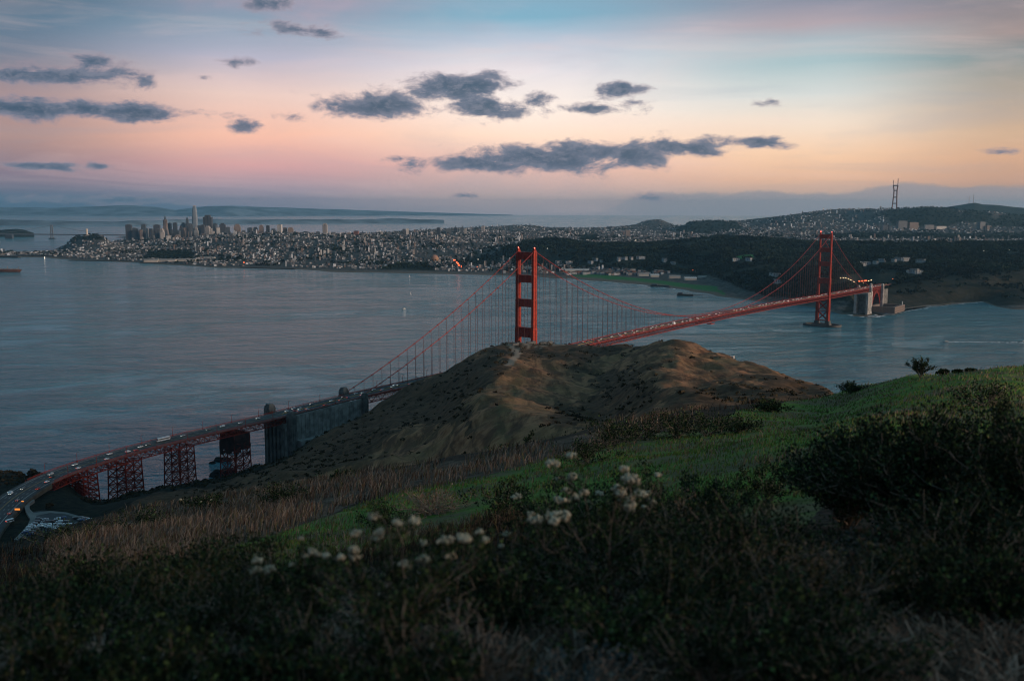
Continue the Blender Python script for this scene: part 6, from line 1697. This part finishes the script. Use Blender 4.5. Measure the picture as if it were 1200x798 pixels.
M['wood_far'] = mat('far_foliage', (.012, .019, .011), .9, var=.85, vscale=.007, spec=.1)
r3 = np.random.default_rng(3)
px_ = r3.uniform(590, 1260, 26000); Y_ = np.exp(r3.uniform(log(2900), log(6200), 26000)); X_ = (px_ - 600) / 1158 * Y_ * .997; Z_ = hS(X_, Y_); qx, qy = proj(X_, Y_, Z_)
ok = (Z_ > 4) & reg(qx, qy, FOREST, X_, Y_, 4) & ~(reg(qx, qy, [CLIFF]) & (r3.random(26000) > .10)) & ~reg(qx, qy, LAWNS); ok &= fbm(X_ / 130, Y_ / 130, 3, 19) > .33
for (x, y, r_) in SET: ok &= ~((abs(qx - x) < r_ + 1) & (qy > y - 1) & (qy < y + 4.5) & (Y_ < 6000))
ok &= ~reg(qx, qy, PLAZA)
tag(clumps('far_woods', X_[ok], Y_[ok], Z_[ok], r3.uniform(6, 13, ok.sum()), M['wood_far'], seed=4), kind='stuff')
px_ = r3.uniform(0, 1230, 30000); Y_ = np.exp(r3.uniform(log(4400), log(11500), 30000)); X_ = (px_ - 600) / 1158 * Y_ * .997; Z_ = hS(X_, Y_); qx, qy = proj(X_, Y_, Z_)
fo = reg(qx, qy, FOREST, X_, Y_, 4); ok = (Z_ > 2.5) & (fo | ((fbm(X_ / 150, Y_ / 150, 4, 23) > .55) & (r3.random(30000) < .6))) & ~((Y_ < 6200) & (px_ > 590) & fo) & ~reg(qx, qy, LAWNS)
tag(clumps('city_trees', X_[ok], Y_[ok], Z_[ok], r3.uniform(6, 12, ok.sum()), M['wood_far'], seed=6), kind='stuff')

# ------------------------------------------------------------------ scrub on the headland
r4 = np.random.default_rng(44)
M['scrub_leaf'] = mat('scrub_foliage', (.050, .038, .020), .9, var=.55, vscale=.12, spec=.1)
N_ = 60000
px_ = r4.uniform(-60, 1010, N_); Y_ = np.exp(r4.uniform(log(330), log(1190), N_)); X_ = (px_ - 600) / 1158 * Y_ * 1.01; Z_ = hA(X_, Y_)
lw, dr, scb, gr_, ba = masks(X_, Y_, Z_)
tk = thick_A(X_, Y_, Z_)
ok = (Z_ > 4) & (r4.random(N_) < np.maximum(np.clip(scb - .15, 0, 1) * .08 + .004, tk * .6))
lot = (X_ < -225) & (Y_ > 560) & (Y_ < 800) & (Z_ > 50) & (X_ > -430); ok &= ~lot
dd_ = np.min(np.hypot(X_[:, None] - CL_[None, ::4, 0], Y_[:, None] - CL_[None, ::4, 1]), axis=1); ok &= (dd_ > 24)
sB = (X_ - NT[0]) * DV[0] + (Y_ - NT[1]) * DV[1]; eB = (X_ - NT[0]) * WV[0] + (Y_ - NT[1]) * WV[1]; ok &= ~((abs(eB) < 22) & (sB > -470) & (sB < 60))
tag(clumps('headland_scrub', X_[ok], Y_[ok], Z_[ok] - .5, r4.uniform(.8, 2.4, ok.sum()) * np.interp(Y_[ok], [330, 1000], [.6, 1.]), M['scrub_leaf'], seed=9, flat=.65, wid=1.25), kind='stuff')
# bushes on the shore behind the road and round the car park
for i, (x, y, Y0, s_, lab) in enumerate([(30, 560, 850, 7.5, 'round dark bush on the shore behind the highway, left edge'), (47, 598, 735, 4.5, 'small dark tree between the ramp and the car park loop'), (14, 566, 850, 4, 'low dark bush left of the round one behind the highway')]):
    X0 = (x - 600) / 1158 * Y0 * 1.01; n = 26; a = r4.normal(size=(n, 3)); a /= np.linalg.norm(a, axis=1)[:, None]; a *= r4.uniform(.2, 1, n)[:, None] * s_ * .7; z0 = float(hA(X0, Y0))
    o = clumps('shore_bush', X0 + a[:, 0], Y0 + a[:, 1], z0 + abs(a[:, 2]) * .9, np.full(n, s_ * .35), M['scrub_leaf'], seed=20 + i); o.name = 'crown'
    r = empty('shore_bush', (X0, Y0, z0)); tag(r, lab, 'bush'); o.parent = r; o.matrix_parent_inverse = Matrix.Translation((-X0, -Y0, -z0))
    mb = MB(); mb.tube([(0, 0, -1), (0, 0, s_ * .6)], [.5, .2], 6); mb.build('trunk', M['rubber'], r)
# low battery walls and a handful of visitors on the ridge by the near tower
for i, (x, y, Y0, w_, lab) in enumerate([(622, 406.5, 1150, 12, 'low pale concrete wall on the ridge in front of the near tower'), (640, 402.5, 1160, 16, 'second low concrete wall right of the near tower foot'), (604, 409, 1120, 8, 'small concrete block beside the ridge path')]):
    X0 = (x - 600) / 1158 * Y0 * 1.01; mb = MB(); mb.cbox((0, 0, -3), w_, 5, 5.2, 0, .92); mb.cbox((w_ * .3, -1, 2.2), w_ * .3, 3, .9, 0, .9); tag(mb.build('battery_wall', M['pyl'], None, False, (X0, Y0, float(hA(X0, Y0))), .2), lab, 'wall')


def small_person(c):
    mb = MB(); mb.tube([(.10, 0, 0), (.11, 0, .45), (.09, 0, .86), (.05, 0, .95)], [.06, .07, .10, .12], 6); mb.tube([(-.10, 0, 0), (-.11, 0, .45), (-.09, 0, .86), (-.05, 0, .95)], [.06, .07, .10, .12], 6)
    mb.tube([(0, 0, .88), (0, 0, 1.15), (0, 0, 1.40), (0, 0, 1.5), (0, 0, 1.56)], [.17, .17, .21, .10, .06], 8)
    for s_ in (-1, 1): mb.tube([(s_ * .19, 0, 1.42), (s_ * .26, .02, 1.15), (s_ * .24, .12, .92)], [.06, .05, .04], 5)
    mb.ball((0, 0, 1.66), .095, .11, .13, 8, 6); return mb.mesh('person', c)


pm = [small_person(mat('dark_clothing', (.03, .03, .035), .9)), small_person(mat('warm_clothing', (.16, .06, .05), .9))]
for i, x in enumerate([588, 592, 636, 641, 645.5, 652, 655, 660, 664.5, 668, 671]):
    Y0 = 1172; X0 = (x - 600) / 1158 * Y0 * 1.01
    tag(link('person', pm[i % 2], None, (X0, Y0, float(hA(X0, Y0)) - .05), rs.uniform(0, 6)), 'tiny standing visitor on the ridge skyline by the near tower, %s from the left' % ordn(i + 1), 'person', 'visitors on the ridge')

# ------------------------------------------------------------------ grasses of the near hill
def gm(name, c, tr=0.): return mat(name, c, .8, spec=.15)


M['g1'] = gm('green_blade', (.10, .19, .034)); M['g2'] = gm('fresh_blade', (.16, .23, .05)); M['g3'] = gm('olive_blade', (.16, .14, .055))
M['s1'] = gm('straw_blade', (.34, .25, .19)); M['s2'] = gm('dry_stem', (.20, .13, .09)); M['s3'] = gm('russet_stem', (.14, .072, .045)); M['s4'] = gm('grey_straw', (.17, .145, .12))


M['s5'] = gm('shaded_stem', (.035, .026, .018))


def blades(name, X, Y, Z, h, w, mats, mix, seed):
    rw = np.random.default_rng(seed); n = len(X); a = rw.uniform(0, 2 * pi, n); ln = rw.uniform(.1, .75, n) * h; wa = rw.uniform(-.8, .8, n)
    # wind leans the tips down the slope to the right
    lx = np.cos(a) * ln + .18 * h; ly = np.sin(a) * ln; sx, sy = np.cos(wa) * w, np.sin(wa) * w
    B = np.stack([X, Y, Z], 1)
    V = np.stack([B + np.stack([-sx, -sy, -.02 - 0 * h], 1), B + np.stack([sx, sy, -.02 - 0 * h], 1),
                  B + np.stack([lx * .35 + sx * .8, ly * .35 + sy * .8, h * .6], 1), B + np.stack([lx * .35 - sx * .8, ly * .35 - sy * .8, h * .6], 1), B + np.stack([lx, ly, h * rw.uniform(.8, 1., n)], 1)], 1).reshape(-1, 3)
    b = (np.arange(n) * 5)[:, None]; Q = b + np.array([[0, 1, 2, 3]]); T = b + np.array([[3, 2, 4]]); mi = rw.choice(len(mix), n, p=mix)
    return tag(link(name, np_mesh(name, V, [Q, T], mats, np.concatenate([mi, mi]))), kind='stuff')


def spread_near(n, y0, y1, seed, x0=-80, x1=1280):
    rw = np.random.default_rng(seed); px = rw.uniform(x0, x1, n); Y = np.exp(rw.uniform(log(y0), log(y1), n)); X = (px - 600) / 1158 * Y * 1.01
    return X, Y, hA(X, Y)


BARE_FRONT = lambda qx, qy: inpoly(qx, qy, [(590, 640), (760, 640), (900, 700), (1250, 600), (1250, 830), (560, 830), (560, 700)])
X_, Y_, Z_ = spread_near(210000, 2.6, 95, 51, -300, 1800)
lw, dr, *_ = masks(X_, Y_, Z_); ok = (lw > 0) & (fbm(X_ / 1.6, Y_ / 2.2, 4, 66) > .40)
k = ok.sum(); blades('lawn_grass', X_[ok], Y_[ok], Z_[ok], r4.uniform(.04, .12, k) * np.interp(Y_[ok], [3, 60], [.9, 1.5]), np.maximum(.003, .00042 * Y_[ok]), [M['g1'], M['g2'], M['g3'], M['s2']], [.44, .16, .24, .16], 3)
X_, Y_, Z_ = spread_near(360000, 2.6, 90, 53, -400, 1900)
lw, dr, *_ = masks(X_, Y_, Z_); pt = fbm(X_ / 2.2, Y_ / 3., 4, 68)
qx, qy = proj(X_, Y_, Z_)
ok = ((dr > 0) & (pt > .36) & (r4.random(len(X_)) < .9)) | ((lw == 0) & (dr == 0) & (pt > .52) & (r4.random(len(X_)) < .55)) | ((lw > 0) & (pt > .60) & (r4.random(len(X_)) < .35))
ok &= ~(BARE_FRONT(qx, qy) & (pt < .56))
k = ok.sum(); front = Y_[ok] < 14; hh = np.where(dr[ok] > 0, r4.uniform(.14, .44, k), r4.uniform(.10, .42, k)) * np.interp(Y_[ok], [2.5, 6, 20, 60], [.45, .6, 1., 1.3]) * np.where(lw[ok] > 0, .55, 1)
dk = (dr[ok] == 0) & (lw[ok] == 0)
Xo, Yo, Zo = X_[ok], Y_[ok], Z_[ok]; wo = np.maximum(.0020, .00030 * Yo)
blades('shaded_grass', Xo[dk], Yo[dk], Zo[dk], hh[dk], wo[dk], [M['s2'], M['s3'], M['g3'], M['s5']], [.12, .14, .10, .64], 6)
Xo, Yo, Zo, hh, wo = Xo[~dk], Yo[~dk], Zo[~dk], hh[~dk], wo[~dk]
blades('dry_grass', Xo, Yo, Zo, hh, wo, [M['s1'], M['s2'], M['s3'], M['s4'], M['g3'], M['s5']], [.24, .28, .16, .14, .10, .08], 5)
# matted straw lying in the front
X_, Y_, Z_ = spread_near(42000, 2.4, 7.5, 57)
rw = r4; n = len(X_); a = rw.uniform(0, pi, n); L = rw.uniform(.05, .2, n); w = rw.uniform(.0015, .0035, n)
dx_, dy_ = np.cos(a) * L, np.sin(a) * L; nx_, ny_ = -np.sin(a) * w, np.cos(a) * w; t_ = rw.uniform(-.02, .05, n)
V = np.stack([np.stack([X_ - nx_, Y_ - ny_, Z_ + .012], 1), np.stack([X_ + nx_, Y_ + ny_, Z_ + .012], 1), np.stack([X_ + dx_ + nx_, Y_ + dy_ + ny_, Z_ + .03 + t_], 1), np.stack([X_ + dx_ - nx_, Y_ + dy_ - ny_, Z_ + .03 + t_], 1)], 1).reshape(-1, 3)
tag(link('fallen_straw', np_mesh('fallen_straw', V, np.arange(len(V)).reshape(-1, 4), [M['s2'], M['s3'], M['s5'], M['s1']], rw.choice(4, n, p=[.3, .25, .37, .08]))), kind='stuff')

# ------------------------------------------------------------------ shrubs
M['bark'] = mat('grey_bark', (.22, .165, .125), .9, var=.4, vscale=9.)
M['l1'] = gm('dark_leaf', (.011, .020, .009)); M['l2'] = gm('green_leaf', (.034, .058, .020)); M['l3'] = gm('young_leaf', (.085, .13, .040)); M['l4'] = gm('olive_leaf', (.070, .066, .026)); M['l5'] = gm('blue_grey_leaf', (.06, .085, .085))
M['fluff'] = mat('seed_fluff', (.48, .41, .29), .95, var=.25, vscale=30.)


def shrub(label, px, Y, top, rad, stems=22, leaves=5200, leaf=.022, pal=('l1', 'l2', 'l3'), mix=(.5, .38, .12), flowers=0, seed=1, name='shrub', bare=.35, group=None, low=.0):
    rw = np.random.default_rng(seed); X0 = (px - 600) / 1158 * Y * 1.01; z0 = float(hA(X0, Y)); h = max(zat(px, top, Y) - z0 - rad * .20, rad * .35)
    r = empty(name, (X0, Y, z0)); tag(r, label, 'shrub', group)
    th0 = max(.005, .011 * rad); mb = MB(); tips = []; C = []
    for i in range(stems):
        a = 2 * pi * (i + rw.uniform(-.4, .4)) / stems * 2.618; e = (rw.random()) ** .6
        end = np.array([cos(a) * rad * e, sin(a) * rad * e, h * (sqrt(max(0, 1 - (e * .88) ** 2)) * rw.uniform(.52, 1.0)) + low])
        b0 = np.array([cos(a), sin(a), 0]) * rad * .08 * rw.random(); p = []
        for k in range(7):
            t = k / 6; q = b0 * (1 - t) + end * t; q[2] = end[2] * (t ** (1.0 - .35 * e)); q[:2] *= (1 - .22 * sin(pi * t)); q += rw.normal(size=3) * rad * .035 * sin(pi * min(t * 1.2, 1)); p.append(q)
        mb.tube(p, [th0 * 1.5 * (1 - .75 * k / 6) for k in range(7)], 5, False); tips.append(p[-1])
        for j in range(6):
            k = rw.integers(2, 7) if j else 6; s0 = p[k]; out = s0 / (np.linalg.norm(s0) + 1e-6); d = out + rw.normal(size=3) * .6 + np.array([0, 0, .45]); d /= np.linalg.norm(d)
            L = rad * rw.uniform(.16, .42) * (1.0 if k > 3 else .8); e1 = s0 + d * L; m1 = s0 + d * L * .5 + rw.normal(size=3) * L * .1
            mb.tube([s0, m1, e1], [th0 * .55, th0 * .38, th0 * .2], 4, False)
            if e1[2] > .02: tips.append(e1); C.append((s0, m1, e1))
    mb.build('branches', M['bark'], r)
    C = np.array(C); n = leaves; ci = rw.integers(0, len(C), n); t = rw.beta(2.2, 1., n)[:, None]
    pos = C[ci, 0] * (1 - t) ** 2 + 2 * C[ci, 1] * t * (1 - t) + C[ci, 2] * t ** 2 + rw.normal(size=(n, 3)) * rad * .045 * (.6 + t)
    keepm = pos[:, 2] > h * bare * rw.random(n); pos = pos[keepm]; n = len(pos)
    u = rw.normal(size=(n, 3)) + pos / (np.linalg.norm(pos, axis=1)[:, None] + 1e-6) * .7 + np.array([0, 0, .3]); u /= np.linalg.norm(u, axis=1)[:, None]
    v = np.cross(u, rw.normal(size=(n, 3))); v /= np.linalg.norm(v, axis=1)[:, None]; s_ = leaf * rw.uniform(.55, 1.25, (n, 1))
    V = np.stack([pos, pos + u * s_ * .5 + v * s_ * .27, pos + u * s_, pos + u * s_ * .5 - v * s_ * .27], 1).reshape(-1, 3)
    link('leaves', np_mesh('leaves', V, np.arange(len(V)).reshape(-1, 4), [M[q] for q in pal], rw.choice(len(pal), n, p=mix)), r)
    if flowers:
        tp = sorted(tips, key=lambda q: -(q[2] / h + .25 * rw.random()))[:flowers * 2]; rw.shuffle(tp)
        for q in tp[:flowers]:
            mb = MB(); R_ = rad * rw.uniform(.045, .095)
            for k in range(int(rw.integers(22, 55))):
                d = rw.normal(size=3); d /= np.linalg.norm(d); d[2] = abs(d[2]) * .7; c = d * R_ * rw.uniform(.3, 1.); f_ = rad * rw.uniform(.012, .019); mb.ball(tuple(q + c), f_, f_, f_ * 1.3, 5, 4)
            mb.build('flower_cluster', M['fluff'], r, smooth=True)
    return r


OL = ('l4', 'l1', 's2'); 
shrub('flowering shrub with cream seed heads left of centre at the front', 462, 4.0, 600, .40, 30, 7500, .020, mix=(.45, .38, .17), flowers=20, seed=1, bare=.55)
shrub('smaller flowering shrub leaning left beside the bigger one at the front', 352, 4.3, 640, .22, 16, 3000, .019, flowers=6, seed=2, bare=.5)
shrub('tall flowering shrub in the middle with the most cream seed heads', 712, 5.2, 548, .55, 34, 9500, .022, mix=(.5, .36, .14), flowers=22, seed=3, bare=.5)
shrub('dark shrub with a few pale heads left of the tall flowering one', 625, 5.6, 600, .34, 20, 4500, .022, flowers=5, seed=4, bare=.4)
shrub('dense green shrub behind the tall flowering one, edge of the lawn', 668, 8.5, 548, .55, 22, 5200, .03, mix=(.6, .3, .1), flowers=3, seed=5)
shrub('largest shrub, a black-green mass at the right above the straw', 1090, 7.6, 480, .95, 56, 26000, .036, mix=(.72, .24, .04), seed=6, bare=.12)
shrub('narrow dark shrub rising behind the largest one at the right', 1158, 8.4, 458, .50, 26, 7000, .032, mix=(.68, .27, .05), seed=37, bare=.2)
shrub('dark shrub cut by the right edge beside the largest one', 1235, 6.6, 492, .85, 40, 17000, .036, mix=(.75, .22, .03), seed=7, bare=.1)
shrub('dark leafy shrub at the left flank of the largest shrub', 1003, 8.6, 508, .58, 32, 12000, .034, mix=(.66, .28, .06), seed=8, bare=.12)
shrub('low black shrub under the largest shrub at the right', 1150, 5.2, 585, .62, 24, 6500, .028, mix=(.75, .22, .03), seed=9, bare=.1)
shrub('small dark shrub standing alone on the lawn', 905, 12.5, 541, .42, 14, 2600, .035, mix=(.7, .25, .05), seed=10)
shrub('olive wispy shrub low at the right of centre', 968, 4.6, 618, .46, 28, 5200, .020, pal=OL, mix=(.5, .3, .2), seed=11, bare=.2)
shrub('dark shrub between the flowering one and the olive one', 852, 5.0, 588, .52, 28, 6500, .024, mix=(.66, .3, .04), seed=12, bare=.2)
shrub('brownish spindly shrub right of the flowering one, half leafless', 800, 6.6, 560, .45, 24, 2600, .024, pal=OL, mix=(.4, .35, .25), flowers=7, seed=13, bare=.4)
shrub('leafy green sprig clump under the tall flowering shrub', 722, 3.9, 690, .24, 16, 2600, .024, mix=(.3, .45, .25), seed=14, bare=.1)
shrub('dark low shrub at the bottom right of centre', 1010, 3.5, 700, .34, 20, 3600, .020, mix=(.7, .26, .04), seed=15, bare=.1)
shrub('olive-green shrub in the lower left', 175, 5.0, 655, .52, 28, 6500, .024, pal=('l4', 'l2', 'l1'), mix=(.35, .3, .35), seed=16, bare=.2)
shrub('dark shrub at the lower left corner', 40, 4.4, 690, .50, 26, 5600, .024, mix=(.66, .26, .08), seed=17, bare=.2)
shrub('shrub with a few bright green shoots, bottom left', 105, 3.6, 720, .26, 18, 3000, .022, mix=(.5, .25, .25), seed=18, bare=.1)
shrub('dark olive shrub between the left shrubs and the flowering one', 262, 4.3, 668, .42, 26, 5200, .021, pal=('l4', 'l1', 'l2'), mix=(.3, .4, .3), flowers=3, seed=19, bare=.25)
shrub('low dead shrub of bare grey twigs at the bottom centre', 560, 3.5, 705, .30, 26, 260, .016, pal=('l5', 's4', 's2'), mix=(.4, .3, .3), seed=20, bare=.1)
shrub('blue-grey sage clump on the straw at the bottom', 690, 3.3, 745, .20, 20, 1500, .022, pal=('l5', 'l5', 's4'), mix=(.5, .3, .2), seed=21, bare=.0)
shrub('blue-grey sage clump at the right above the straw', 1022, 5.6, 612, .22, 18, 1300, .024, pal=('l5', 'l1', 's4'), mix=(.5, .3, .2), seed=22, bare=.0)
shrub('dark twiggy shrub at the bottom left of centre', 365, 3.5, 720, .32, 24, 2400, .018, mix=(.6, .3, .1), seed=23, bare=.4)
shrub('pale-headed low plant at the bottom edge right of centre', 642, 3.05, 778, .12, 10, 700, .015, flowers=7, seed=24, bare=.1)
shrub('dark low shrub at the bottom centre', 845, 3.6, 705, .34, 20, 3400, .02, mix=(.7, .25, .05), seed=25, bare=.1)
shrub('reddish heap of dead brush on the lawn left of centre', 505, 22, 579, 1.0, 40, 700, .05, pal=('s3', 's2', 's1'), mix=(.5, .4, .1), seed=26, bare=.0, name='brush_heap')
for i, (x, Y, tp, rd, lab) in enumerate([(310, 6.2, 640, .5, 'dark shrub filling the gap behind the smaller flowering one'), (230, 7.5, 640, .55, 'dark shrub behind the lower left shrubs'), (90, 7.0, 660, .55, 'black-green shrub behind the lower left corner shrub'), (545, 5.2, 615, .40, 'dark shrub just right of the big flowering one'), (470, 3.3, 705, .30, 'dark shrub at the feet of the big flowering one'), (590, 4.4, 650, .38, 'dark shrub between the two large flowering shrubs'), (790, 4.4, 640, .42, 'black shrub at the right foot of the tall flowering one'), (905, 6.2, 580, .52, 'dark shrub behind the olive wispy one'), (930, 3.7, 680, .36, 'dark shrub below the olive wispy one'), (1100, 4.6, 640, .34, 'low dark shrub under the mass at the right'), (1190, 4.4, 648, .30, 'low dark shrub at the lower right edge'), (760, 9.5, 545, .55, 'dark shrub at the lawn edge behind the tall flowering one'), (840, 9.0, 556, .5, 'round dark shrub at the lawn edge right of the flowering one'), (180, 3.3, 745, .28, 'dark shrub at the bottom left'), (300, 3.4, 740, .28, 'dark shrub second from the left along the bottom'), (20, 3.4, 740, .28, 'dark shrub in the very bottom left corner')]):
    shrub(lab, x, Y, tp, rd, 24, 5200, .024 if Y < 7 else .03, mix=(.66, .26, .08) if i % 3 else (.5, .3, .2), pal=('l1', 'l2', 'l3') if i % 3 else ('l1', 'l2', 'l4'), seed=60 + i, bare=.12)
# middle distance
for i, (x, Y, tp, rd, lab) in enumerate([(720, 36, 494, 1.2, 'left end of the dark bush row across the lawn'), (757, 38, 487, 1.4, 'second bush from the left in the dark row'), (795, 38, 481, 1.4, 'third bush of the dark row across the lawn'), (833, 39, 480, 1.4, 'fourth bush of the dark row across the lawn'), (868, 40, 486, 1.1, 'right end of the dark bush row'), (690, 30, 512, 1.0, 'low bush below the left end of the dark row'),
                                         (617, 50, 503, .8, 'round leafy bush on the crest against the brown hill'), (560, 50, 518, 1.0, 'low dark bush on the crest left of the round one'), (590, 52, 515, .7, 'small bush between the two crest bushes'), (690, 52, 488, 1.2, 'dark bush on the crest in front of the gully'),
                                         (1080, 64, 411, .85, 'leafy bush silhouetted against the water on the right skyline'), (1107, 63, 429, .35, 'small weed right of the silhouetted bush'), (1124, 62, 430, .3, 'second small weed right of the silhouetted bush'), (1139, 61, 430, .3, 'third small weed right of the silhouetted bush'), (1000, 68, 446, .9, 'low bush where the lawn crest meets the water'),
                                         (235, 40, 590, .9, 'pale-tipped bush on the left crest above the car park'), (330, 36, 575, 1.1, 'low dark bush on the left crest'), (150, 34, 612, 1.2, 'dark bush on the far left slope'), (395, 46, 560, .9, 'dark bush on the crest below the pier'), (60, 30, 632, 1.1, 'dark bush at the left edge above the grass'),
                                         (1160, 30, 452, 1.3, 'dark bush on the lawn behind the largest shrub'), (905, 56, 470, 1.0, 'flat bush at the far lawn edge'), (590, 16, 560, .6, 'small bush on the lawn left of the tall flowering shrub'), (445, 20, 590, .6, 'small bush on the dry slope left of the brush heap')]):
    shrub(lab, x, Y, tp, rd, 16, 2600 if 9 < i < 15 else 1800, (.0016 if 9 < i < 15 else .0024) * Y if Y > 25 else .05, mix=(.6, .32, .08), seed=100 + i, bare=.1, flowers=(3 if i == 15 else 0))
